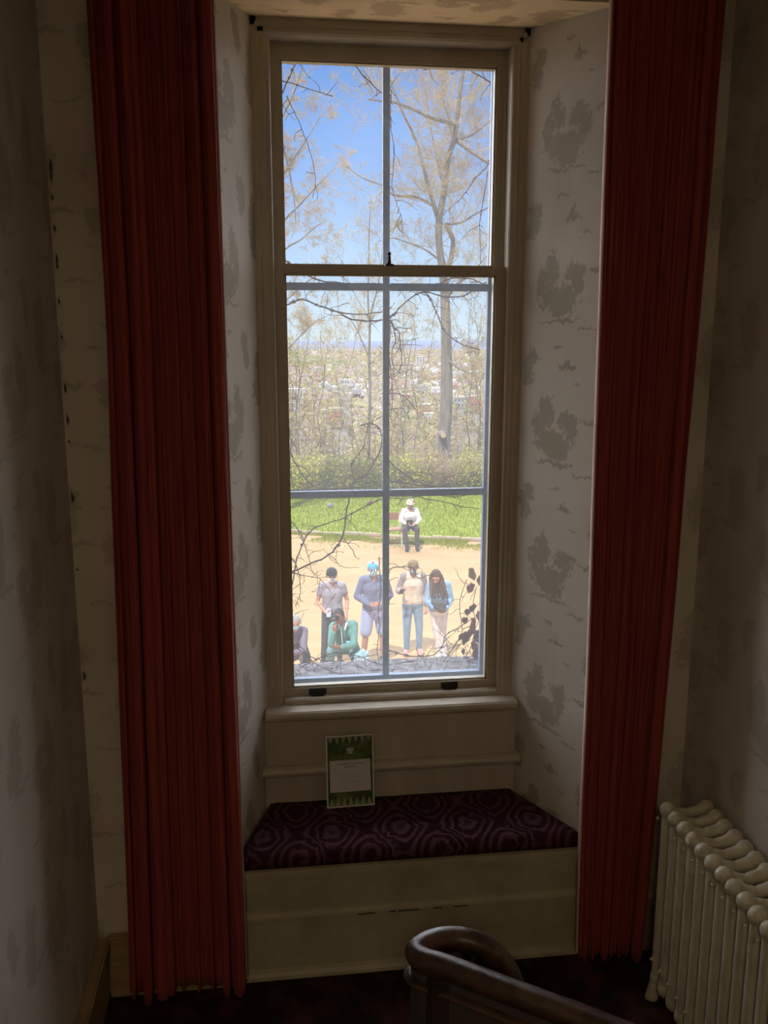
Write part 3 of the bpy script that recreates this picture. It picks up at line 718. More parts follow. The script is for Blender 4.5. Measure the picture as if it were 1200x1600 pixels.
bld(661, 642, 720, 22, 9, BRK, 'long low red brick building behind the middle twigs left of the big trunk', nw=5, nf=2)
bld(634, 624, 860, 14, 7, BRK, 'small distant red brick building right beside the middle window bar', nw=3, nf=2)
bld(671, 651, 660, 14, 4, WHITEB, 'small white roofed shed in front of the long low red brick building', nw=3, nf=1)
bld(464, 617, 960, 26, 8, WHITEB, 'long white warehouse at the left edge of the view', nw=6, nf=1)
bld(540, 599, 1250, 20, 5, WHITEB, 'wide white factory between the thin tree and the warehouse', nw=5, nf=1)
bld(498, 580, 1500, 6, 6, WHITEB, 'small white tower house on the hillside at left', nw=2, nf=2)
bld(548, 608, 1100, 7, 5, TANB, 'small cream house in the middle of the valley', nw=2, nf=1)
bld(694, 607, 1000, 10, 6, TANB, 'pale house directly behind the big trunk', nw=2, nf=2)
bld(725, 600, 1150, 10, 5, WHITEB, 'white house halfway up the valley on the right', nw=3, nf=1)
bld(747, 606, 1050, 9, 5, WHITEB, 'small white house above the right hand red brick block', nw=2, nf=1)
V = []; F = []; T = []; rnd = random.Random(21)
for _ in range(430):
    y = 900+2600*rnd.random()**1.3; x = CP.x+(y+3.1)*rnd.uniform(-.12, .33); w_ = rnd.uniform(4, 9)*(1+y/5000); h = rnd.uniform(3, 4.5)*(1+y/4000)
    z0 = vz(x, y)+rnd.uniform(3, 7); c = rnd.choice([(.80, .78, .74), (.74, .70, .66), (.62, .53, .44), (.45, .42, .42), (.5, .3, .23), (.55, .5, .48)]); b = len(V)
    for dx, dy, dz in ((-1, -1, 0), (1, -1, 0), (1, 1, 0), (-1, 1, 0), (-1, -1, 1), (1, -1, 1), (1, 1, 1), (-1, 1, 1)): V.append(Vector((x+dx*w_/2, y+dy*w_/2, z0+dz*h)))
    V += [Vector((x-w_/2, y, z0+h*1.4)), Vector((x+w_/2, y, z0+h*1.4))]
    for f in ((0, 1, 5, 4), (1, 2, 6, 5), (2, 3, 7, 6), (3, 0, 4, 7)): F.append(tuple(b+i for i in f)); T.append(c)
    for f in ((4, 5, 9, 8), (7, 8, 9, 6)): F.append(tuple(b+i for i in f)); T.append((c[0]*.7, c[1]*.7, c[2]*.72))
    F.append((b+4, b+8, b+7)); T.append(c); F.append((b+5, b+6, b+9)); T.append(c)
tag(mesh_from('distant_houses', V, F, TINT, None, False, T), 'scattered tiny white and grey houses across the valley', 'houses', kind='stuff')
# ------------------------------------------------------------------ trees
BARK = mat('grey_brown_bark', (.19, .165, .145), .95, (.30, .265, .23), 3, bump=.6, bscale=14, stretch=(3, 3, .6))
TWIG = mat('sunlit_twigs', (.46, .34, .22), .95, (.56, .44, .30), 1.5)
BUD = mat('yellow_buds', (.60, .47, .22), .9, (.54, .46, .16), 2)
def grow(out, buds, p, d, L, r, depth, rnd, up=.15, spread=.65, nchild=4):
    n = 4; P = [p.copy()]; Rr = [r]; q = p.copy(); dd = d.normalized()
    for i in range(n):
        dd = (dd+Vector((rnd.gauss(0, .16), rnd.gauss(0, .16), rnd.gauss(0, .12)+up*.35))).normalized()
        q = q+dd*(L/n); P.append(q.copy()); Rr.append(max(.0032, r*(1-.62*(i+1)/n)))
    out[0 if r > .03 else 1].append((P, Rr))
    if depth == 0:
        if rnd.random() < .8: buds.append(q.copy()); buds.append(P[2]+Vector((rnd.gauss(0, .03), rnd.gauss(0, .03), rnd.gauss(0, .03))))
        return
    for k in range(nchild):
        t = rnd.uniform(.25, 1.); i = min(n-1, int(t*n)); f = t*n-i; s = P[i].lerp(P[i+1], f)
        ax = Vector((rnd.gauss(0, 1), rnd.gauss(0, 1), rnd.gauss(0, .7))).normalized()
        nd = (dd+ax*spread*rnd.uniform(.8, 1.5)).normalized()
        grow(out, buds, s, nd, L*rnd.uniform(.48, .72), max(.004, Rr[i]*.55), depth-1, rnd, up, spread, nchild)
def budmesh(buds, s0, s1, rnd):
    V = []; F = []
    for p in buds:
        for _ in range(3):
            s = rnd.uniform(s0, s1); c = p+Vector((rnd.gauss(0, s*1.6), rnd.gauss(0, s*1.6), rnd.gauss(0, s*1.6)))
            a = Vector((rnd.gauss(0, 1), rnd.gauss(0, 1), rnd.gauss(0, 1))).normalized()*s; b = Vector((rnd.gauss(0, 1), rnd.gauss(0, 1), rnd.gauss(0, 1))).normalized()*s
            k = len(V); V += [c+a, c+b, c-a, c-b]; F += [(k, k+1, k+2), (k, k+2, k+3)]
    return V, F
def tree(name, label, base, limbs, Y, rnd, depth=3, twl=1.3, density=1., up=.15, budsize=(.012, .03), twr=.014, group=None):
    """limbs: pixel-measured centre lines [(u, v, radius_m, dy)] turned into 3-D at the tree's own distance"""
    root = empty(name, base, 0, label, 'tree', group)
    big, twg, buds = [], [], []
    out = (big, twg)
    for li, pts in enumerate(limbs):
        P = [at(u, v, Y+dy) for u, v, r, dy in pts]; Rr = [r for _, _, r, _ in pts]
        P, Rr = smoothline(P, Rr, 4)
        big.append((P, Rr))
        L = sum((P[i+1]-P[i]).length for i in range(len(P)-1)); nb = max(2, int(L*2.6*density))
        for _ in range(nb):
            i = rnd.randrange(1, len(P)); rr = Rr[i]
            if rr > .12 and rnd.random() < .8: continue
            dd = (P[i]-P[i-1]).normalized(); ax = Vector((rnd.gauss(0, 1), rnd.gauss(0, 1), rnd.gauss(0, .8))).normalized()
            grow(out, buds, P[i], (dd*.6+ax+Vector((0, 0, .15))), twl*rnd.uniform(.6, 1.3), min(twr*1.6, max(.009, rr*.4)), depth-1, rnd, up)
    loc = root.location
    V, F = tubes(big, 8); mesh_from('trunk', [v-loc for v in V], F, BARK, root, True)
    V, F = tubes(twg, 3, False)
    o = mesh_from('twigs', [v-loc for v in V], F, TWIG, root, True); o['kind'] = 'stuff'
    V, F = budmesh(buds, *budsize, rnd); o = mesh_from('buds', [v-loc for v in V], F, BUD, root); o['kind'] = 'stuff'
    return root
rnd = random.Random(31)
Y1 = 31.
b1 = at(697, 745, Y1); b1.z = gz(b1.x, Y1)
main_limbs = [
    [(697, 775, .34, 0), (697, 735, .27, 0), (694, 690, .25, 0), (697, 640, .25, 0), (698, 580, .225, 0), (697, 520, .205, 0), (695, 460, .175, 0), (691, 420, .15, 0), (686, 380, .14, 0), (686, 345, .13, 0), (692, 310, .12, .2), (697, 280, .11, .2), (700, 247, .105, 0), (710, 216, .09, -.2), (717, 160, .07, -.3), (724, 107, .055, -.3), (730, 60, .04, -.3), (738, 0, .02, 0)],
    [(693, 435, .12, 0), (703, 410, .10, .3), (708, 380, .09, .5), (704, 365, .08, .5), (696, 352, .07, .3)],
    [(686, 345, .10, 0), (679, 325, .085, -.3), (668, 286, .065, -.5), (651, 223, .05, -.8), (630, 177, .038, -1), (616, 142, .03, -1), (604, 110, .02, -1), (590, 70, .012, -1)],
    [(712, 218, .10, 0), (735, 235, .085, -.6), (759, 251, .075, -1.2), (790, 268, .06, -1.8), (830, 280, .04, -2.5)],
    [(712, 222, .05, .3), (735, 212, .045, .6), (749, 203, .04, .8), (768, 188, .03, 1), (800, 176, .02, 1.2)],
    [(714, 198, .08, 0), (707, 193, .075, -.4), (679, 186, .065, -.8), (644, 170, .055, -1.2), (616, 160, .045, -1.5), (596, 158, .03, -1.7), (575, 155, .018, -1.9)],
    [(679, 323, .07, 0), (664, 314, .06, .4), (647, 307, .05, .8), (616, 305, .042, 1.1), (598, 290, .034, 1.3), (578, 283, .028, 1.4), (560, 274, .022, 1.5), (545, 262, .015, 1.6), (535, 248, .009, 1.6)],
    [(696, 350, .05, 0), (720, 348, .042, .5), (742, 335, .034, 1), (768, 322, .025, 1.4)],
    [(694, 300, .06, 0), (690, 280, .05, .5), (683, 250, .04, .9), (676, 215, .032, 1.2), (668, 170, .024, 1.4), (664, 120, .016, 1.5)],
    [(705, 240, .05, 0), (704, 200, .045, .6), (694, 160, .035, 1), (690, 120, .025, 1.2), (680, 80, .015, 1.4)],
    [(697, 470, .05, 0), (712, 445, .04, -.4), (735, 430, .03, -.8), (760, 400, .022, -1)],
    [(697, 560, .05, 0), (712, 572, .045, -.5), (730, 582, .035, -.9), (755, 592, .025, -1.2)],
    [(690, 410, .05, 0), (668, 392, .04, .5), (640, 380, .028, .9), (612, 372, .018, 1.2), (590, 378, .012, 1.4)],
]
t1 = tree('bare_tree', 'tall thick-trunked budding tree with a sawn limb stub, right of the middle bar', b1, main_limbs, Y1, rnd, 4, 1.2, 1.35, .15, (.008, .020), .012)
# sawn stub facing the house
sp_ = at(692, 679, Y1-.30)-t1.location; bm = bmesh.new(); capsule(bm, sp_+Vector((.02, .35, 0)), sp_+Vector((0, -.02, 0)), .17, .145, 14)
obj('limb_stub', bm, BARK, t1, True)
bm = bmesh.new(); bmesh.ops.create_cone(bm, cap_ends=True, segments=18, radius1=.105, radius2=.10, depth=.05, matrix=Matrix.Translation(sp_+Vector((-.01, -.165, -.01)))@Matrix.Rotation(PI/2, 4, 'X'))
o = obj('cut_wood', bm, mat('pale_cut_wood', (.66, .50, .32), .9, (.5, .36, .22), 14), t1); o['label'] = 'pale round sawn end'
rnd = random.Random(5)
Y2 = 29.6; b2 = at(577, 735, Y2); b2.z = gz(b2.x, Y2)
thin_limbs = [[(577, 775, .07, 0), (576, 720, .06, 0), (577, 665, .055, 0), (578, 610, .052, 0), (577, 560, .047, 0), (578, 510, .042, 0), (582, 480, .034, .1), (590, 450, .026, .2), (596, 410, .018, .3), (598, 370, .01, .3)],
              [(578, 512, .035, 0), (575, 470, .03, -.2), (576, 420, .024, -.3), (577, 356, .018, -.4), (580, 307, .010, -.4)],
              [(578, 570, .025, 0), (590, 556, .02, .3), (606, 545, .015, .5), (625, 530, .01, .7)],
              [(577, 560, .022, 0), (560, 520, .018, -.3), (548, 500, .013, -.5), (535, 490, .008, -.6)],
              [(577, 500, .02, 0), (560, 470, .016, .3), (545, 440, .011, .6), (530, 400, .007, .8)]]
tree('slim_tree', 'slim young tree standing just left of the middle bar', b2, thin_limbs, Y2, rnd, 3, .8, 1.1, .25, twr=.01)
rnd = random.Random(9)
Y3 = 24.; b3 = at(405, 790, Y3); b3.z = GZ+.05
left_limbs = [[(405, 800, .20, 0), (408, 600, .18, 0), (404, 430, .15, 0), (408, 280, .11, 0), (402, 120, .07, 0), (410, 20, .03, 0)],
              [(406, 400, .05, 0), (441, 348, .035, -.2), (470, 318, .026, -.4), (490, 296, .02, -.5), (511, 275, .012, -.6), (524, 262, .007, -.6)],
              [(406, 330, .05, 0), (438, 280, .035, .3), (462, 244, .026, .5), (484, 209, .018, .7), (504, 177, .009, .8)],
              [(406, 440, .045, 0), (444, 391, .03, .2), (468, 376, .022, .2), (483, 363, .015, .3), (500, 350, .008, .3)],
              [(406, 230, .05, 0), (436, 190, .032, -.4), (455, 155, .022, -.6), (468, 120, .014, -.8), (474, 95, .008, -.8)],
              [(406, 500, .04, 0), (446, 470, .026, 0), (480, 440, .017, .2), (515, 420, .009, .4)],
              [(406, 590, .04, 0), (450, 545, .024, .4), (490, 505, .014, .6), (520, 490, .008, .8)],
              [(406, 180, .04, 0), (440, 225, .026, .5), (458, 300, .018, .7), (462, 350, .010, .8)]]
tree('bare_tree', 'bare tree whose pale twigs reach in from the left edge of the window', b3, left_limbs, Y3, rnd, 4, .62, 1.6, .12, (.006, .013), .011)
# other thin trees among the brush: each its own
rnd = random.Random(77)
for u, vt, Y, lean, lb in ((625, 440, 36., 6, 'thin bare tree left of the big trunk, beside the middle bar'), (655, 470, 40., -8, 'thin many-twigged tree between the middle bar and the big trunk'), (728, 440, 38., 6, 'thin bare tree right of the big trunk'),
                           (752, 480, 35., -6, 'slender sapling against the right hand side of the window'), (495, 470, 42., 8, 'slender bare tree in the left half of the view'), (535, 520, 46., -6, 'short bare tree above the red brick block'), (462, 510, 38., 4, 'slender bare tree at the left edge above the brush')):
    vb = 760; b_ = at(u, vb, Y); b_.z = gz(b_.x, Y)
    L = [[(u, vb+30, .034, 0), (u+lean*.9, 700, .030, 0), (u+lean*.2, 650, .026, .3), (u+lean*1.6, 590, .021, .2), (u+lean*.7, (600+vt)/2, .014, .2), (u+lean*1.9, vt, .006, .2)],
         [(u+lean*.6, 630, .018, 0), (u-12, 580, .018, .3), (u-22, 540, .008, .5)], [(u+lean*1.2, 610, .017, 0), (u+14, 560, .018, -.3), (u+24, 510, .007, -.5)]]
    tree('bare_tree', lb, b_, L, Y, rnd, 3, .9, .9, .2, (.015, .035), .011)
# brush thicket at the lawn's far edge
V = []; rnd = random.Random(15); pol = []; bv = []
def colr(a, b):
    t = rnd.random(); return tuple(a[i]*(1-t)+b[i]*t for i in range(3))
LV = []; LF = []; LT = []
for k in range(720):
    y = 28.6+34*rnd.random()**1.6; x = CP.x+(y+3.1)*rnd.uniform(-.13, .32)
    h = rnd.uniform(1.0, 2.0)*(1+.35*noise.noise(Vector((x*.4, y*.2, 0)))); z0 = gz(x, y)
    if y < 31: h *= .62
    green = noise.noise(Vector((x*.25, y*.12, 5))) + (.35 if y < 36 else -.1)
    for s in range(14):
        a = rnd.uniform(0, 6.28); sp2 = rnd.uniform(.1, .75)
        P = [Vector((x, y, z0)), Vector((x+math.cos(a)*sp2*.35*h, y+math.sin(a)*sp2*.35*h, z0+h*.55)), Vector((x+math.cos(a)*sp2*h*.7, y+math.sin(a)*sp2*h*.7, z0+h*rnd.uniform(.85, 1.15)))]
        pol.append((P, [.012, .009, .004]))
        for _ in range(3):
            q = P[1].lerp(P[2], rnd.random()); pol.append(([q, q+Vector((rnd.gauss(0, .22), rnd.gauss(0, .22), rnd.uniform(0, .4)))], [.007, .003]))
    for s in range(230 if green > .0 else 70):
        a = rnd.uniform(0, 6.28); q = rnd.random()**.5*h*.62; zz = z0+h*rnd.uniform(.25, 1.1); c = Vector((x+math.cos(a)*q, y+math.sin(a)*q, zz)); sz = rnd.uniform(.025, .055)
        A = Vector((rnd.gauss(0, 1), rnd.gauss(0, 1), rnd.gauss(0, 1))).normalized()*sz; B = Vector((rnd.gauss(0, 1), rnd.gauss(0, 1), rnd.gauss(0, 1))).normalized()*sz
        b = len(LV); LV += [c+A, c+B, c-A, c-B]; LF += [(b, b+1, b+2), (b, b+2, b+3)]
        cc = colr((.56, .55, .09), (.40, .46, .07)) if green > .0 else colr((.52, .40, .18), (.46, .33, .20)); LT += [cc, cc]
spol = []
for k in range(250):
    y = 38+75*rnd.random()**1.3; x = CP.x+(y+3.1)*rnd.uniform(-.13, .32); z0 = gz(x, y)-.1; H = rnd.uniform(3.5, 8.0)+max(0, (y-60)*.05); olive = noise.noise(Vector((x*.09, y*.05, 9)))
    top = Vector((x+rnd.gauss(0, .5), y+rnd.gauss(0, .5), z0+H)); m_ = Vector((x+rnd.gauss(0, .3), y, z0+H*.5))
    spol.append(([Vector((x, y, z0)), m_, top], [.05, .035, .012]))
    for b in range(26):
        t = rnd.uniform(.3, .98); p0 = Vector((x, y, z0)).lerp(m_, t*2) if t < .5 else m_.lerp(top, t*2-1)
        a = rnd.uniform(0, 6.28); L = H*rnd.uniform(.12, .34)*(1.25-t*.7); d = Vector((math.cos(a), math.sin(a), rnd.uniform(.3, 1.3))).normalized(); p1 = p0+d*L; spol.append(([p0, p0.lerp(p1, .5)+Vector((0, 0, -.04*L)), p1], [.018, .013, .006]))
        for q_ in range(3):
            s0_ = p0.lerp(p1, rnd.uniform(.3, 1)); e_ = s0_+Vector((rnd.gauss(0, .3), rnd.gauss(0, .3), rnd.uniform(0, .6)))*L*.6; spol.append(([s0_, e_], [.010, .005]))
            for l_ in range(3 if olive > -.1 else 1):
                c = s0_.lerp(e_, rnd.random()); sz = rnd.uniform(.03, .075); A = Vector((rnd.gauss(0, 1), rnd.gauss(0, 1), rnd.gauss(0, 1))).normalized()*sz; B = Vector((rnd.gauss(0, 1), rnd.gauss(0, 1), rnd.gauss(0, 1))).normalized()*sz
                bb = len(LV); LV += [c+A, c+B, c-A, c-B]; LF += [(bb, bb+1, bb+2), (bb, bb+2, bb+3)]; cc = colr((.58, .52, .14), (.48, .48, .12)) if olive > -.1 else colr((.52, .40, .20), (.46, .34, .22)); LT += [cc, cc]
V, F = tubes(spol, 3, False)
tag(mesh_from('hillside_saplings', V, F, mat('pale_tan_twigs', (.40, .31, .22), .95, (.48, .38, .27), 1), None, True), 'bare tan saplings crowding the hillside beyond the brush', 'saplings', kind='stuff')
V, F = tubes(pol, 3, False)
tag(mesh_from('brush_thicket', V, F, TWIG, None, True), 'dense thicket of tan brush stems along the far edge of the lawn', 'brush', kind='stuff')
tag(mesh_from('brush_leaves', LV, LF, TINT, None, False, LT), 'fresh yellow green leaves on the brush behind the lawn', 'leaves', kind='stuff')
# low barrier on the far edge of the lawn
bar = empty('guard_rail', (2.5, 29.3, gz(2.5, 29.3)), label='low grey wooden rail half hidden in the brush behind the lawn', cat='fence')
GW = mat('grey_board', (.22, .23, .20), .9)
for x in (-1.7, -.2, .4, 1.2, 2.0): obj('post', bx(bmesh.new(), x-.05, x+.05, -.05, .05, 0, 1.1, .005), GW, bar)
obj('top_board', bx(bmesh.new(), -2.0, 2.2, -.09, -.05, 1.02, 1.12, .005), GW, bar)
obj('board', bx(bmesh.new(), -.1, .55, -.10, -.05, .86, 1.10, .005), mat('dark_board', (.14, .15, .13), .9), bar)
obj('board', bx(bmesh.new(), .85, 1.9, -.10, -.05, .88, 1.10, .005), GW, bar)
# small things on the lawn
def lawn_lump(name, u, v, r, m, label, cat):
    p = at(u, v, 25.); d = (at(u, v, 26.)-p); t = (GZ+.06-p.z)/d.z; p = p+d*t
    bm = bmesh.new(); sphere(bm, (0, 0, r*.55), r, 12, (1, .8, .9)); 
    for q in bm.verts: q.co += .12*r*noise.noise_vector(q.co*6/r*.3)
    bmesh.ops.translate(bm, verts=bm.verts, vec=-Vector((0, 0, min(v_.co.z for v_ in bm.verts))))
    o = obj(name, bm, m, None, True); o.location = p; tag(o, label, cat)
lawn_lump('round_stone', 516, 794, .10, mat('grey_stone', (.30, .30, .33), .9), 'small round grey stone lying on the lawn at left', 'stone')
lawn_lump('brown_clump', 577, 790, .10, mat('brown_clump', (.30, .18, .09), .9), 'small brown clump on the lawn beside the middle bar', 'clump')
# ------------------------------------------------------------------ climbing vine outside the window
vine = empty('climbing_vine', (0, .45, .78), label='leafless thorny climbing vine across the outside of the window with withered leaves', cat='vine')
VB = mat('vine_bark', (.075, .045, .035), .85, (.14, .09, .07), 60)
YV = .455
def vp(u, v, dy=0):
    Y = YV+dy
    if v > 1026: Y = min(Y, .50-(v-1031)*.0092)
    p = at(u, v, Y)-vine.location
    if v > 1026: p.z += .006
    return p
stems = [
    (.0030, [(455, 894), (484, 881), (514, 867), (532, 845), (539, 821), (541, 800), (547, 773), (553, 753), (573, 740), (590, 713), (597, 687), (592, 668), (578, 662), (563, 665)]),
    (.0022, [(450, 960), (454, 926), (459, 900), (464, 872), (475, 845), (493, 824), (532, 812), (565, 794), (585, 784), (600, 779), (640, 779), (670, 773), (715, 776), (748, 767)]),
    (.0030, [(440, 482), (447, 477), (473, 468), (500, 478), (527, 488), (547, 498), (573, 501), (597, 500), (615, 492), (627, 478), (650, 460), (670, 457), (697, 465), (730, 460), (745, 445)]),
    (.0024, [(500, 478), (535, 489), (563, 491), (600, 487), (612, 480)]),
    (.0022, [(664, 455), (672, 468), (683, 490), (690, 508), (697, 520), (720, 538), (750, 547)]),
    (.0026, [(470, 425), (480, 430), (500, 438), (530, 442), (560, 447), (600, 455)]),
    (.0024, [(640, 452), (687, 443), (703, 435), (733, 435), (753, 443), (770, 436)]),
    (.0020, [(608, 498), (615, 510), (623, 520), (626, 545), (627, 567), (621, 585), (613, 593), (612, 625)]),
    (.0016, [(612, 500), (618, 530), (612, 552), (617, 575), (626, 583)]),
    (.0014, [(610, 500), (608, 560), (614, 610), (610, 655)]),
    (.0020, [(600, 708), (608, 720), (627, 737), (653, 753), (680, 760), (707, 755), (730, 748), (747, 737)]),
    (.0028, [(600, 752), (622, 753), (645, 757), (667, 759), (690, 760), (707, 759), (730, 756), (752, 748)]),
    (.0020, [(548, 723), (550, 735), (552, 745), (553, 757)]),
    (.0018, [(548, 725), (558, 712), (567, 700), (572, 680), (575, 665)]),
    (.0018, [(447, 978), (457, 995), (475, 1016), (490, 1037), (520, 1052), (556, 1055)]),
    (.0016, [(455, 870), (467, 896), (469, 926), (462, 945)]),
    (.0014, [(455, 895), (475, 899), (500, 905), (516, 925)]),
    (.0018, [(606, 900), (610, 889), (628, 886), (646, 888), (652, 903), (665, 900), (679, 897)]),
    (.0016, [(604, 860), (606, 890), (603, 912), (610, 926), (606, 950)]),
    (.0018, [(592, 870), (593, 890), (595, 920), (592, 950), (592, 985), (589, 1015), (592, 1035)]),
    (.0020, [(600, 1020), (612, 1017), (640, 1025), (670, 1027), (690, 1012), (697, 992), (718, 980), (738, 965)]),
    (.0024, [(436, 155), (439, 149), (455, 114), (465, 99), (483, 93), (500, 84)]),
    (.0018, [(436, 126), (448, 128), (483, 139), (505, 146), (520, 151)]),
    (.0014, [(448, 150), (460, 175), (472, 202), (486, 244), (493, 279), (488, 310)]),
    (.0014, [(612, 140), (611, 153), (610, 175), (611, 202), (616, 247), (612, 293), (620, 318), (626, 335), (630, 370)]),
    (.0016, [(766, 250), (759, 262), (742, 279), (728, 300), (715, 315)]),
    (.0014, [(762, 268), (758, 300), (752, 330), (749, 352), (751, 385), (751, 412)]),
    (.0022, [(545, 85), (553, 99), (570, 121), (595, 144), (612, 152)]),
    (.0018, [(650, 98), (660, 104), (668, 108), (680, 100)]),
    (.0022, [(725, 98), (731, 107), (748, 118), (763, 127), (780, 132)]),
    (.0030, [(435, 398), (443, 405), (452, 411), (462, 420)]),
    (.0018, [(600, 776), (630, 772), (664, 779), (700, 786), (725, 792), (748, 795)]),
    (.0016, [(690, 1040), (710, 1010), (722, 985), (718, 950), (722, 925), (730, 905)]),
    (.0018, [(700, 1050), (725, 1030), (738, 1005), (742, 975), (740, 945), (745, 915)]),
    (.0016, [(600, 615), (625, 615), (640, 628), (650, 640)]),
    (.0014, [(600, 645), (625, 637), (637, 650), (641, 665)]),
    (.0016, [(452, 810), (470, 835), (480, 865), (486, 880)]),
    (.0014, [(556, 870), (545, 850), (530, 845)]),
    (.0014, [(514, 866), (525, 876), (531, 885)]),
    (.0016, [(440, 990), (460, 1010), (490, 1030), (520, 1035), (556, 1030), (590, 1022)]),
    (.0020, [(470, 1045), (520, 1020), (560, 1028), (600, 1040), (650, 1035), (700, 1042), (745, 1030)]),
    (.0018, [(448, 690), (460, 720), (475, 745), (490, 760), (520, 764)]),
    (.0016, [(448, 655), (455, 690), (452, 730), (458, 760)]),
    (.0024, [(452, 766), (500, 765), (550, 762), (600, 758)]),
]
rnd = random.Random(99); side = []; nodes = []
for r, pts in stems:
    ph = rnd.uniform(0, 6)
    P = [vp(u, v, .025*math.sin(ph+i*.9)) for i, (u, v) in enumerate(pts)]
    Rr = [1.3*r*(1-.45*i/len(pts))*rnd.uniform(.85, 1.1) for i in range(len(pts))]
    P2, R2 = smoothline(P, Rr, 4)
    for i in range(1, len(P2)-1): P2[i] = P2[i]+Vector((rnd.gauss(0, .0012), rnd.gauss(0, .002), rnd.gauss(0, .0012)))
    V, F = tubes([(P2, R2)], 6); mesh_from('stem', V, F, VB, vine, True)
    for i in range(1, len(P2)-1):
        if rnd.random() < .22: nodes.append((P2[i], R2[i]*rnd.uniform(1.4, 2.4)))
        if rnd.random() < .42:
            d = Vector((rnd.gauss(0, 1), rnd.gauss(0, .5), rnd.gauss(-.2, 1))).normalized(); Ln = rnd.uniform(.015, .10); q = P2[i]; S = [q]
            for k in range(4): d = (d+Vector((rnd.gauss(0, .3), rnd.gauss(0, .2), rnd.gauss(-.05, .3)))).normalized(); q = q+d*Ln/4; S.append(q)
            side.append((S, [.0014, .0012, .0011, .0009, .0005]))
            if rnd.random() < .5: nodes.append((S[-1], rnd.uniform(.0012, .0028)))
# tangle lying on the stone sill and in the lower right corner
for _ in range(150):
    u = rnd.choice((rnd.uniform(450, 740), rnd.uniform(660, 748))); v = rnd.uniform(1034, 1060) if u < 690 else rnd.uniform(1000, 1060)
    q = vp(u, v, rnd.uniform(-.05, .06)); d = Vector((rnd.gauss(0, 1), rnd.gauss(0, .5), rnd.gauss(.15, .4))).normalized(); S = [q]
    for k in range(5): d = (d+Vector((rnd.gauss(0, .35), rnd.gauss(0, .3), rnd.gauss(0, .3)))).normalized(); q = q+d*rnd.uniform(.008, .022); S.append(q)
    side.append((S, [.0013, .0012, .001, .0009, .0007, .0004]))
for _ in range(70):
    u = rnd.uniform(447, 530); v = rnd.choice((rnd.uniform(700, 765), rnd.uniform(860, 960)))
    q = vp(u, v, rnd.uniform(-.03, .03)); d = Vector((rnd.gauss(0, 1), rnd.gauss(0, .4), rnd.gauss(0, 1))).normalized(); S = [q]
    for k in range(5): d = (d+Vector((rnd.gauss(0, .25), 0, rnd.gauss(0, .25)))).normalized(); q = q+d*rnd.uniform(.006, .02); S.append(q)
    side.append((S, [.0010, .0009, .0008, .0007, .0005, .0004]))
for _ in range(90):
    u = rnd.uniform(612, 750); v = rnd.choice((rnd.uniform(725, 765), rnd.uniform(430, 470), rnd.uniform(500, 640)))
    if v > 490: u = min(u, rnd.uniform(610, 640)) if v < 650 else u
    q = vp(u, v, rnd.uniform(-.03, .03)); d = Vector((rnd.gauss(0, 1), rnd.gauss(0, .4), rnd.gauss(0, .8))).normalized(); S = [q]
    for k in range(5): d = (d+Vector((rnd.gauss(0, .25), 0, rnd.gauss(0, .25)))).normalized(); q = q+d*rnd.uniform(.006, .02); S.append(q)
    side.append((S, [.0010, .0009, .0008, .0007, .0005, .0004]))
V, F = tubes(side, 4, False); mesh_from('tendrils', V, F, VB, vine, True)['kind'] = 'stuff'
bm = bmesh.new()
for p, r in nodes: sphere(bm, p, r, 6, (1.3, 1, .9))
obj('thorny_knots', bm, VB, vine, True)['kind'] = 'stuff'
DL = [mat('red_brown_leaf', (.22, .055, .035), .8, (.30, .10, .05), 40), mat('tan_leaf', (.40, .24, .10), .8, (.30, .17, .07), 40), mat('dark_leaf', (.10, .04, .03), .8, (.18, .07, .045), 40)]
def leaf(u, v, L, wd, ang, k, dy=0, curl=.5):
    n = 7; V = []; F = []
    for i in range(n+1):
        t = i/n; hw = wd*math.sin(PI*min(1, t*.95+.04))**.8*(1-.25*t)
        for s in (-1, -.5, 0, .5, 1):
            V.append(Vector((s*hw+.06*L*math.sin(9*t+s), curl*wd*(s*s)*.8+.25*L*t*t*curl, -L*t+.05*L*abs(s))))
    for i in range(n):
        for j in range(4): a = i*5+j; F.append((a, a+1, a+6, a+5))
    o = mesh_from('leaf', V, F, DL[k], vine, True); md = o.modifiers.new('t', 'SOLIDIFY'); md.thickness = .0006
    o.location = vp(u, v, dy); o.rotation_euler = (rnd.uniform(-.3, .3), ang, rnd.uniform(-.7, .7))
s_ = .0026
for u, v, L, wd, ang, k in ((735, 888, 22, 7, -.3, 1), (738, 912, 20, 7, .4, 0), (731, 952, 12, 6, .1, 2), (727, 965, 14, 6.5, .2, 0), (742, 966, 26, 9, .2, 0), (738, 985, 30, 9, .5, 2), (746, 985, 24, 8, -.1, 2), (729, 988, 22, 5, .7, 2), (745, 1012, 24, 7, 0, 0), (739, 1003, 22, 7, -.6, 2),
                           (724, 1014, 14, 4, .3, 2), (748, 955, 22, 7, .1, 0), (743, 945, 16, 6, .6, 2), (748, 1030, 18, 6, .2, 0), (733, 1030, 16, 5, .9, 2), (744, 1042, 14, 5, -.5, 0), (720, 1040, 14, 5, 1.2, 2), (750, 900, 18, 6, .2, 1)):
    leaf(u, v, L*s_, wd*s_, ang, k, rnd.uniform(-.02, .02))
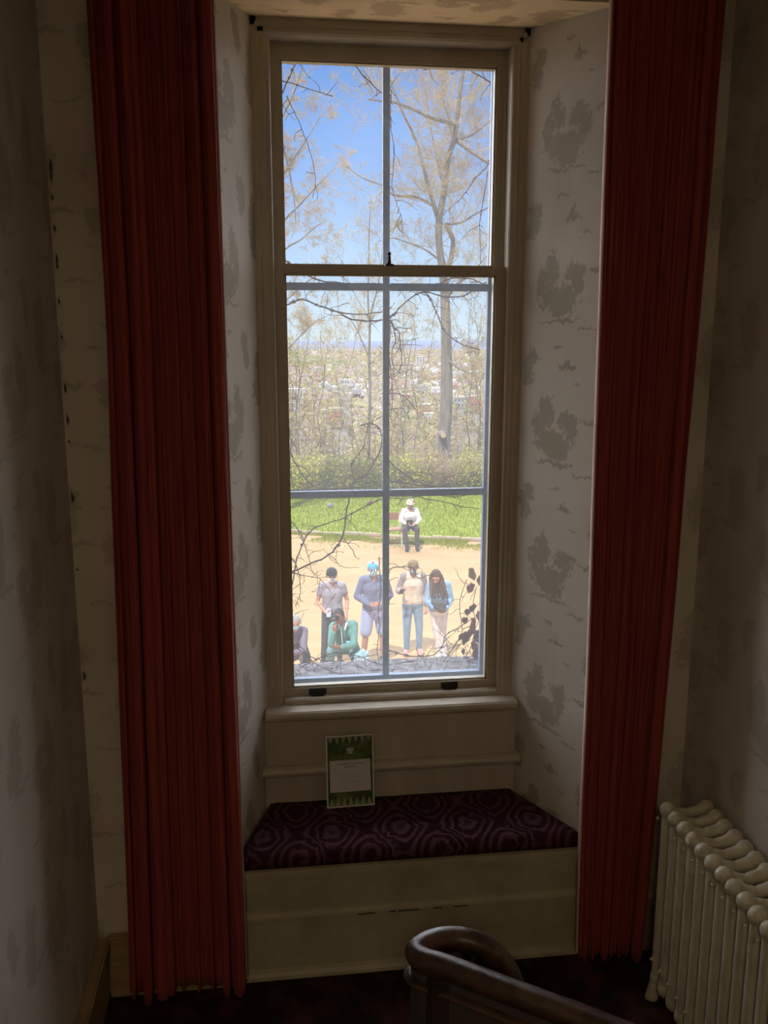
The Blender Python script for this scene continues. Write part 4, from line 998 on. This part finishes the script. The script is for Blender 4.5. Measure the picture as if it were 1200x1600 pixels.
#PEOPLE#
# ------------------------------------------------------------------ people on the yard
SK1 = mat('light_skin', (.62, .33, .22), .55); SK2 = mat('brown_skin', (.34, .15, .085), .55)
HAIRB = mat('dark_brown_hair', (.075, .035, .022), .6, (.12, .06, .035), 60); HAIRG = mat('grey_hair', (.42, .40, .38), .7); HAIRK = mat('black_hair', (.03, .022, .018), .6)
def cloth(name, c, c2=None, sc__=14): return mat(name, c, .85, c2 or tuple(v*.85 for v in c), sc__, bump=.3, bscale=30)
def add_hand(bm, wr, d, side, curl, n_=None):
    """palm, four unequal fingers and a thumb leaving the palm's side; wr wrist, d direction, side = thumb side vector"""
    d = Vector(d).normalized(); side = Vector(side); side = (side-d*side.dot(d)).normalized(); nrm = d.cross(side).normalized()
    wr = Vector(wr)
    for k in (-1, 0, 1): capsule(bm, wr+side*.012*k, wr+d*.085+side*.022*k, .017, .014, 8)
    for k, L in ((-1.5, .062), (-.5, .076), (.5, .082), (1.5, .074)):
        b = wr+d*.085+side*.0195*k; m_ = b+(d*math.cos(curl*.5)+nrm*math.sin(curl*.5))*L*.55; e = m_+(d*math.cos(curl*1.5)+nrm*math.sin(curl*1.5))*L*.5
        capsule(bm, b, m_, .0088, .0082, 6); capsule(bm, m_, e, .0082, .0066, 6)
    b = wr+d*.025+side*.022; m_ = b+(side*.8+d*.5+nrm*.25).normalized()*.040; e = m_+(d*.85+side*.2+nrm*.45).normalized()*.032
    capsule(bm, b, m_, .011, .010, 6); capsule(bm, m_, e, .010, .0075, 6)
def person(loc, rz, J, label, skin, tops, legs, hat=None, hair=None, mask_=None, slim=1., bare_arm=False, bare_leg=False, extra=None, headtilt=(0, 0), group=None, sleeve=1.0, shoe=(.06, .06, .07)):
    root = empty('person', loc, rz, label, 'person')
    V_ = {k: Vector(v) for k, v in J.items()}
    g = V_.get
    hd, nk, ch, wa, pe = g('head'), g('neck'), g('chest'), g('waist'), g('pelvis')
    fx, fz = headtilt          # where the face points: fx sideways, fz down
    fwd = Vector((fx, -1, -fz)).normalized(); hup = (Vector((0, 0, 1))-fwd*fwd.z).normalized() if abs(fwd.z) < .95 else Vector((0, -1, 0)); hs = hup.cross(fwd).normalized()
    def hp(a, b, c): return hd+hs*a+fwd*b+hup*c
    # ---- body: one continuous surface
    bm = bmesh.new()
    sphere(bm, hp(0, -.012, .02), .088, 14, (.9, 1.03, 1.08)); sphere(bm, hp(0, .018, -.035), .066, 12, (.92, 1, 1.05)); sphere(bm, hp(0, .028, -.082), .036, 10)
    capsule(bm, hp(0, .078, .004), hp(0, .096, -.028), .009, .015, 8)                                   # nose
    for s in (-1, 1): sphere(bm, hp(s*.083, -.01, -.01), .022, 8, (.45, .8, 1.2))                      # ears
    capsule(bm, hp(-.02, .078, -.058), hp(.02, .078, -.058), .009, .009, 8)                             # lips
    capsule(bm, hp(0, -.02, -.06), nk, .052*slim, .056*slim, 12)
    sl, sr, hl, hr = g('shl'), g('shr'), g('hipl'), g('hipr')
    capsule(bm, sl.lerp(sr, .12), sl.lerp(sr, .88), .062*slim, .062*slim, 12); capsule(bm, nk, ch, .075*slim, .115*slim, 14)
    mid = (sr-sl).normalized()
    for s in (-1, 1): capsule(bm, ch+mid*s*.065, wa+mid*s*.045, .105*slim, .095*slim, 14); capsule(bm, wa+mid*s*.045, pe+mid*s*.06, .095*slim, .112*slim, 14)
    for a, e, w_, h_ in (('shl', 'ell', 'wrl', 'hndl'), ('shr', 'elr', 'wrr', 'hndr')):
        A, E_, W_ = V_[a], V_[e], V_[w_]
        capsule(bm, A, E_, .050*slim, .040*slim, 12); capsule(bm, E_, W_, .040*slim, .027*slim, 12)
        add_hand(bm, W_, V_[h_], Vector((1 if a == 'shl' else -1, -.3, .35)), .9)
    for a, k, f, t in (('hipl', 'knl', 'ankl', 'toel'), ('hipr', 'knr', 'ankr', 'toer')):
        A, K, N_, T_ = V_[a], V_[k], V_[f], V_[t]
        capsule(bm, A, K, .086*slim, .056*slim, 12); capsule(bm, K, K.lerp(N_, .35), .054*slim, .054*slim, 12); capsule(bm, K.lerp(N_, .3), N_, .054*slim, .036*slim, 12); capsule(bm, N_-Vector((0, 0, .03)), T_, .036, .028, 10)
    remesh('body', bm, .0085, skin, root, 2)
    bm = bmesh.new()
    for s in (-1, 1): sphere(bm, hp(s*.032, .083, .014), .011, 8, (1.2, .6, .8))
    o = obj('eyes', bm, HAIRK, root)
    # ---- clothes
    tm, tlen = tops
    bm = bmesh.new(); e = .016
    capsule(bm, sl.lerp(sr, .06), sl.lerp(sr, .94), .066*slim+e*.8, .066*slim+e*.8, 12); capsule(bm, nk-Vector((0, 0, .025)), ch, .074*slim, .120*slim+e, 14)
    for s in (-1, 1): capsule(bm, ch+mid*s*.068, wa+mid*s*.055, .108*slim+e, .103*slim+e, 14); capsule(bm, wa+mid*s*.055, wa.lerp(pe, tlen)+mid*s*.065, .103*slim+e, .115*slim+e, 14)
    for a, el_, w_ in (('shl', 'ell', 'wrl'), ('shr', 'elr', 'wrr')):
        A, E_, W_ = V_[a], V_[el_], V_[w_]
        if sleeve >= 1: capsule(bm, A, E_, .052*slim+e, .045*slim+e, 12); capsule(bm, E_, E_.lerp(W_, .93), .045*slim+e, .033*slim+e*.7, 12)
        else: capsule(bm, A, A.lerp(E_, sleeve), .054*slim+e, .050*slim+e, 12)
    remesh('top', bm, .013, tm, root, 2)
    lm, ll = legs
    bm = bmesh.new()
    for s in (-1, 1): capsule(bm, pe.lerp(wa, .55)+mid*s*.05, pe+mid*s*.065, .100*slim+.008, .116*slim+.008, 14)
    for a, k, f in (('hipl', 'knl', 'ankl'), ('hipr', 'knr', 'ankr')):
        A, K, N_ = V_[a], V_[k], V_[f]
        if ll >= 1: capsule(bm, A, K, .092*slim+.01, .064*slim+.008, 12); capsule(bm, K, K.lerp(N_, .97), .064*slim+.006, .050*slim+.004, 12)
        else: capsule(bm, A, A.lerp(K, ll), .098*slim+.012, .088*slim+.012, 12)
    remesh('trousers' if ll >= 1 else 'shorts', bm, .013, lm, root, 2)
    sm_ = cloth('shoe_%d' % len(bpy.data.materials), shoe)
    for f, t in (('ankl', 'toel'), ('ankr', 'toer')):
        N_, T_ = V_[f], V_[t]; bm = bmesh.new()
        hl_ = N_-Vector((0, 0, .045))+(N_-T_)*.15; capsule(bm, hl_, T_, .043, .037, 12); capsule(bm, N_-Vector((0, 0, .01)), N_-Vector((0, 0, .05)), .044, .044, 10)
        bx(bm, min(hl_.x, T_.x)-.035, max(hl_.x, T_.x)+.035, min(hl_.y, T_.y)-.03, max(hl_.y, T_.y)+.03, T_.z-.035, T_.z-.015)
        remesh('shoe', bm, .009, sm_, root, 2)
    if hair:
        hm, kind = hair; bm = bmesh.new()
        sphere(bm, hp(0, -.030, .035), .098, 14, (.93, 1., 1.02))
        for s in (-1, 1): capsule(bm, hp(s*.06, -.02, .05), hp(s*.078, -.035, -.03), .036, .022, 10)
        if kind == 'long':
            for s, L in ((-1, -.30), (-.55, -.34), (.55, -.36), (1, -.33), (0, -.34)): capsule(bm, hp(s*.065, -.03+.01*abs(s), .03), hp(s*.085, -.02, -.06), .045, .045, 10); capsule(bm, hp(s*.085, -.02, -.06), hd+Vector((s*.135+.04, -.11+.10*(1-abs(s)), L)), .048, .026, 10)
        elif kind == 'mid': [capsule(bm, hp(s*.06, -.05, .0), hp(s*.05, -.06, -.13), .045, .03, 10) for s in (-1, 0, 1)]
        remesh('hair', bm, .009, hm, root, 2)
    if hat:
        m1, kind, m2 = hat; bm = bmesh.new(); r = .104 if kind != 'wide' else .108
        if kind == 'wide':
            gq = bmesh.ops.create_cone(bm, cap_ends=True, segments=20, radius1=.132, radius2=.095, depth=.03)
            for v in gq['verts']: v.co = hp(v.co.x, v.co.y, .035+v.co.z)
        sphere(bm, hp(0, -.018, .055), r, 14, (.93, .98, .86))
        if kind == 'cap': 
            for s in (-.045, 0, .045): capsule(bm, hp(s, .06, .045), hp(s*.9, .145-abs(s)*.4, .035), .014, .010, 8)
        remesh('hat', bm, .009, m1, root, 2)
        if m2: # coloured panels round the crown
            for a_, b_, c_, mm in m2: bm = bmesh.new(); sphere(bm, hp(a_, b_, c_), .032, 10, (1, 1, .8)); obj('hat_panel', bm, mm, root, True)
    if mask_:
        bm = bmesh.new(); sphere(bm, hp(0, .042, -.045), .064, 14, (1.02, .95, .86)); o = remesh('face_mask', bm, .008, mask_, root, 1)
        bm = bmesh.new()
        for s in (-1, 1): capsule(bm, hp(s*.06, .05, -.04), hp(s*.086, -.005, -.005), .0028, .0028, 6)
        obj('mask_loops', bm, mask_, root)
    if extra: extra(root, V_, hp)
    return root
def stand(h=1.7, dx=0., lean=0., **k):
    s = h/1.7
    J = dict(head=(lean, -.02, 1.585), neck=(lean*.7, 0, 1.44), chest=(lean*.5, 0, 1.27), waist=(lean*.2, 0, 1.08), pelvis=(0, 0, .93), shl=(-.175+lean*.6, 0, 1.40), shr=(.175+lean*.6, 0, 1.40),
             ell=(-.23, .01, 1.12), wrl=(-.15, -.17, 1.02), hndl=(.5, -.8, .1), elr=(.23, .01, 1.12), wrr=(.15, -.17, 1.02), hndr=(-.5, -.8, .1),
             hipl=(-.09, 0, .90), hipr=(.09, 0, .90), knl=(-.11, -.02, .49), knr=(.11, -.02, .49), ankl=(-.12, .01, .09), ankr=(.12, .01, .09), toel=(-.135, -.13, .04), toer=(.135, -.13, .04))
    J.update(k)
    return {n: (v if n.startswith('hnd') else tuple(c*s for c in v)) for n, v in J.items()}
MBLUE = mat('pale_blue_mask', (.42, .68, .74), .8); MWHITE = mat('white_mask', (.78, .80, .80), .8); MDARK = mat('grey_blue_mask', (.22, .25, .34), .8)
DARKCASE = mat('dark_device', (.03, .03, .035), .4)
def phone(root, p, rx=0., rz=0., w_=.038, h_=.075):
    bm = bmesh.new(); bx(bm, -w_, w_, -.005, .005, -h_, h_, .003); o = obj('phone', bm, DARKCASE); o.location = root.matrix_basis@Vector(p); o.rotation_euler = (rx, 0, rz+root.rotation_euler.z)
    return o
GY = GZ+.012
# woman in grey T-shirt and dark cap
p1 = person((.575, 11.52, GY), 0, stand(1.66, head=(-.005, -.03, 1.585), ell=(-.255, .02, 1.12), wrl=(-.13, -.16, .98), elr=(.265, .03, 1.12), wrr=(.235, -.13, .93), hndr=(-.1, -.6, -.6), knl=(-.13, 0, .49), ankl=(-.16, .03, .09), toel=(-.19, -.11, .04)),
            'person in a grey T-shirt and dark cap with white mask, standing at the left', SK1, (cloth('grey_tee', (.40, .38, .42)), .55), (cloth('charcoal_trousers', (.10, .095, .10)), 1), hat=(cloth('dark_cap', (.045, .045, .05)), 'cap', None), hair=(HAIRB, 'short'), mask_=MWHITE, sleeve=.45, slim=.95, headtilt=(.05, .25))
o = phone(p1, (-.08, -.27, .98), -.5); tag(o, 'small pale camera held in the hands of the person with a dark cap', 'camera'); o.name = 'camera_in_hand'; o.data.materials[0] = mat('pale_camera', (.55, .55, .60), .5)
# crouching man in a green jacket
def lanyard(root, V_, hp):
    bm = bmesh.new(); c = V_['chest']
    capsule(bm, V_['neck']+Vector((-.03, -.12, -.03)), c+Vector((-.06, -.17, -.14)), .010, .010, 6); obj('white_cord', bm, MWHITE, root)
    for s in (-1, 1):
        bm = bmesh.new(); capsule(bm, V_['neck']+Vector((s*.065, -.06, .01)), V_['neck']+Vector((s*.03, -.125, -.07)), .020, .012, 8); obj('collar', bm, MWHITE, root, True)
    bm = bmesh.new(); bx(bm, -.05, .05, -.01, .01, -.045, .045, .01); o = obj('blue_badge', bm, mat('bright_blue_badge', (.22, .60, .85), .6), root, True); o.location = c+Vector((.04, -.175, -.13))
CR = dict(head=(-.07, -.16, 1.02), neck=(0, -.08, .88), chest=(.05, 0, .70), waist=(.08, .06, .52), pelvis=(.09, .10, .40), shl=(-.155, -.06, .82), shr=(.20, .0, .82), ell=(-.20, -.30, .60), wrl=(-.16, -.36, .83), hndl=(.1, -.1, 1),
          elr=(.17, -.24, .55), wrr=(-.05, -.40, .58), hndr=(-1, -.2, .1), hipl=(-.02, .06, .38), hipr=(.20, .06, .38), knl=(-.22, -.36, .50), knr=(.24, -.20, .10), ankl=(-.20, -.26, .09), ankr=(.26, .22, .10), toel=(-.22, -.40, .04), toer=(.27, .30, .035))
p2 = person((.70, 11.05, GY), 0, CR, 'person in a green jacket crouching in front and holding a camera to the face', SK2, (cloth('green_jacket', (.15, .36, .31), (.12, .30, .26)), .9), (cloth('teal_trousers', (.16, .33, .32)), 1), hair=(HAIRK, 'short'), slim=1.02, headtilt=(-.45, .15), extra=lanyard, sleeve=1)
bm = bmesh.new(); bx(bm, -.07, .07, -.03, .03, -.045, .045, .01); capsule(bm, (0, -.02, 0), (0, -.10, 0), .036, .036, 12)
o = obj('camera', bm, DARKCASE, None); o.location = (.57, 10.79, GY+1.03); o.rotation_euler = (0, 0, -.3); tag(o, 'dark camera held up to the face of the crouching person', 'camera')
bm = bmesh.new()
for i in range(7): capsule(bm, (.05*math.sin(i*2.1), -.04+.02*i*.3, -.06+.02*i), (.09+.04*math.cos(i*1.7), -.03, .02*i), .05, .045, 8)
bagm = remesh('bag', bm, .012, cloth('sky_blue_bag', (.22, .58, .74), (.5, .66, .7), 9)); bagm.location = (.96, 10.83, GY+.32); tag(bagm, 'sky blue cloth bag at the hip of the crouching person', 'bag')
# man in blue-grey sweater, colourful cap, striped shorts
def stripes():
    m, n, l, b = nt('striped_shorts_cloth'); g = n.new('ShaderNodeNewGeometry'); s = n.new('ShaderNodeSeparateXYZ'); l.new(g.outputs['Position'], s.inputs[0]); N = NL(n, l)
    v = M(N, 'GREATER_THAN', M(N, 'FRACT', M(N, 'MULTIPLY', s.outputs[2], 30)), .6); mx = n.new('ShaderNodeMix'); mx.data_type = 'RGBA'
    mx.inputs[6].default_value = (.50, .55, .78, 1); mx.inputs[7].default_value = (.36, .40, .62, 1); l.new(v, mx.inputs[0]); l.new(mx.outputs[2], b.inputs['Base Color']); b.inputs['Roughness'].default_value = .9; return m
def cap_cloth():
    m, n, l, b = nt('patterned_cap_cloth'); g = n.new('ShaderNodeTexCoord'); v = n.new('ShaderNodeTexVoronoi'); v.inputs['Scale'].default_value = 13
    sx = n.new('ShaderNodeSeparateColor'); r = n.new('ShaderNodeValToRGB'); r.color_ramp.interpolation = 'CONSTANT'
    l.new(g.outputs['Object'], v.inputs['Vector']); l.new(v.outputs['Color'], sx.inputs[0]); l.new(sx.outputs[0], r.inputs[0]); l.new(r.outputs[0], b.inputs['Base Color'])
    r.color_ramp.elements[0].color = (.12, .50, .70, 1); r.color_ramp.elements[1].color = (.84, .88, .90, 1); r.color_ramp.elements[1].position = .34
    e = r.color_ramp.elements.new(.72); e.color = (.70, .06, .12, 1); b.inputs['Roughness'].default_value = .85; return m
RED_ = cloth('cap_red', (.62, .05, .10)); WHT_ = cloth('cap_white', (.82, .86, .88)); CY_ = cloth('cap_cyan', (.16, .55, .72))
p3 = person((1.275, 11.42, GY), 0, stand(1.80, head=(-.02, -.05, 1.575), ell=(-.27, .0, 1.13), wrl=(-.09, -.20, 1.04), hndl=(1, -.3, .05), elr=(.26, .0, 1.13), wrr=(.10, -.22, 1.06), hndr=(-1, -.3, .0), knl=(-.14, -.03, .49), ankl=(-.17, .02, .09), toel=(-.20, -.12, .04), knr=(.14, .03, .49), ankr=(.15, .06, .09), toer=(.17, -.08, .04)),
            'person in a blue grey sweater, colourful cap and striped shorts with folded hands', SK1, (cloth('blue_grey_sweater', (.17, .19, .30), (.20, .22, .33)), .85), (stripes(), .86), hat=(cap_cloth(), 'cap', None), hair=(HAIRG, 'short'), mask_=MBLUE, slim=1.05, headtilt=(-.1, .3))
def grey_sleeves(root, V_, hp):
    m = cloth('warm_grey_sleeves', (.36, .30, .27))
    for a, e, w_ in (('shl', 'ell', 'wrl'), ('shr', 'elr', 'wrr')):
        bm = bmesh.new(); A, E_, W_ = V_[a], V_[e], V_[w_]; capsule(bm, A+Vector((.02 if a == 'shl' else -.02, 0, .01)), E_, .082, .066, 12); capsule(bm, E_, E_.lerp(W_, .9), .066, .048, 12)
        remesh('sleeve', bm, .012, m, root, 2)
# boy in grey sleeved cream top and jeans
p4 = person((2.0, 11.80, GY), 0, stand(1.70, head=(-.005, -.05, 1.58), ell=(-.235, .03, 1.15), wrl=(-.225, -.20, 1.20), hndl=(.2, -.9, .3), elr=(.235, .05, 1.12), wrr=(.24, -.04, .86), hndr=(-.05, -.25, -1), knl=(-.10, -.02, .48), knr=(.12, -.01, .48), ankl=(-.10, .02, .09), ankr=(.12, .02, .09), toel=(-.14, -.11, .04), toer=(.16, -.11, .04)),
            'person in a cream top with grey sleeves and blue jeans looking at a phone', SK1, (cloth('cream_front', (.80, .66, .50)), .75), (cloth('blue_jeans', (.20, .32, .47), (.27, .39, .53)), 1), hat=(cloth('olive_beanie', (.32, .22, .10)), 'beanie', None), hair=(HAIRB, 'short'), mask_=MDARK, slim=.97, headtilt=(-.35, .4), shoe=(.70, .40, .36),
            extra=grey_sleeves)
o = phone(p4, (-.245, -.33, 1.235), .7, .2); tag(o, 'dark phone held by the person in the cream top', 'phone')
# girl with long hair and denim jacket
p5 = person((2.41, 11.52, GY), 0, stand(1.62, head=(-.075, -.10, 1.555), neck=(-.03, -.03, 1.42), chest=(0, 0, 1.25), shl=(-.165, 0, 1.38), shr=(.165, .02, 1.38), ell=(-.22, -.02, 1.10), wrl=(-.10, -.18, .98), hndl=(.8, -.4, -.2), elr=(.225, .02, 1.09), wrr=(.11, -.17, .99), hndr=(-.8, -.4, -.1), hipl=(-.07, 0, .90), hipr=(.09, 0, .90), knl=(-.03, -.02, .48), knr=(.08, 0, .48), ankl=(.02, .02, .09), ankr=(.12, .03, .09), toel=(-.02, -.11, .04), toer=(.11, -.10, .04)),
            'person with long brown hair in a pale blue denim jacket and white trousers', SK1, (cloth('light_denim', (.36, .56, .78), (.24, .40, .60), 10), .8), (cloth('white_trousers', (.92, .89, .87)), 1), hair=(HAIRB, 'long'), slim=.90, headtilt=(-.35, .75), shoe=(.8, .78, .76))
bm = bmesh.new(); capsule(bm, (-.06, 0, .05), (.07, 0, .03), .07, .065, 10); capsule(bm, (-.03, 0, .0), (.06, 0, -.08), .07, .06, 10)
o = remesh('handbag', bm, .012, cloth('dark_olive_bag', (.10, .11, .10))); o.location = (2.37, 11.26, GY+1.03); tag(o, 'dark bag held in front of the person with long brown hair', 'bag')
# figure cut off at the left edge
p6 = person((-.13, 10.85, GY), 0, dict(CR, head=(.05, -.16, 1.00), knl=(-.16, -.36, .48)), 'crouching person in a dull purple top and blue mask at the far left edge', SK1, (cloth('dull_purple_top', (.24, .20, .26)), .9), (cloth('grey_trousers', (.22, .21, .23)), 1), hair=(HAIRG, 'short'), mask_=MBLUE, slim=1.0, headtilt=(.1, .35))
# seated person with the straw hat
def chair(loc, rz, label, seatc):
    root = empty('folding_chair', loc, rz, label, 'chair')
    MET = CHM
    for s in (-1, 1):
        bm = bmesh.new(); capsule(bm, (s*.21, .22, .012), (s*.21, -.20, .46), .012, .012, 8); obj('leg', bm, MET, root, True)
        bm = bmesh.new(); capsule(bm, (s*.23, -.20, .012), (s*.23, .10, .45), .012, .012, 8); capsule(bm, (s*.23, .10, .45), (s*.23, .20, .86), .012, .012, 8); obj('leg', bm, MET, root, True)
    bm = bmesh.new(); bx(bm, -.21, .21, -.20, .19, .44, .468, .01); obj('seat', bm, seatc, root)
    bm = bmesh.new(); bx(bm, -.225, .225, .165, .195, .66, .86, .012); obj('backrest', bm, seatc, root)
    bm = bmesh.new(); capsule(bm, (-.21, .16, .10), (.21, .16, .10), .008, .008, 8); capsule(bm, (-.23, -.17, .05), (.23, -.17, .05), .008, .008, 8); obj('stretcher', bm, MET, root, True)
    return root
CHM = mat('pale_chair_tube', (.62, .58, .45), .45)
SZ = GZ+.012
chair((3.24, 20.0, SZ), 0, 'pale folding chair under the seated person at the lawn edge', mat('pale_seat', (.5, .45, .38), .7))
chair((2.80, 20.15, SZ), .15, 'empty folding chair with brown backrest left of the seated person', mat('brown_seat', (.36, .18, .12), .7))
ST = dict(head=(.0, -.06, 1.16), neck=(0, -.01, 1.02), chest=(0, .0, .84), waist=(0, .04, .66), pelvis=(0, .05, .57), shl=(-.17, 0, .97), shr=(.17, 0, .97), ell=(-.25, -.05, .72), wrl=(-.14, -.24, .66), hndl=(.6, -.7, .1), elr=(.25, -.05, .72), wrr=(.12, -.24, .66), hndr=(-.6, -.7, .1),
          hipl=(-.10, .02, .565), hipr=(.10, .02, .565), knl=(-.20, -.40, .53), knr=(.13, -.40, .53), ankl=(-.15, -.46, .09), ankr=(.12, -.44, .09), toel=(-.17, -.58, .04), toer=(.13, -.57, .04))
p7 = person((3.24, 19.98, SZ), 0, ST, 'person in a white jacket and pale hat sitting on a folding chair by the lawn', SK1, (cloth('white_jacket', (.88, .85, .80)), .8), (cloth('dark_grey_trousers', (.085, .075, .085)), 1), hat=(cloth('straw_hat', (.78, .66, .48)), 'wide', None), hair=(HAIRG, 'short'), mask_=cloth('grey_scarf', (.25, .32, .36)), slim=1.0, headtilt=(.1, .25))
o = phone(p7, (-.06, -.33, .72), .4, 0, .085, .07); o.name = 'tablet'; tag(o, 'dark tablet held on the lap of the seated person', 'tablet')
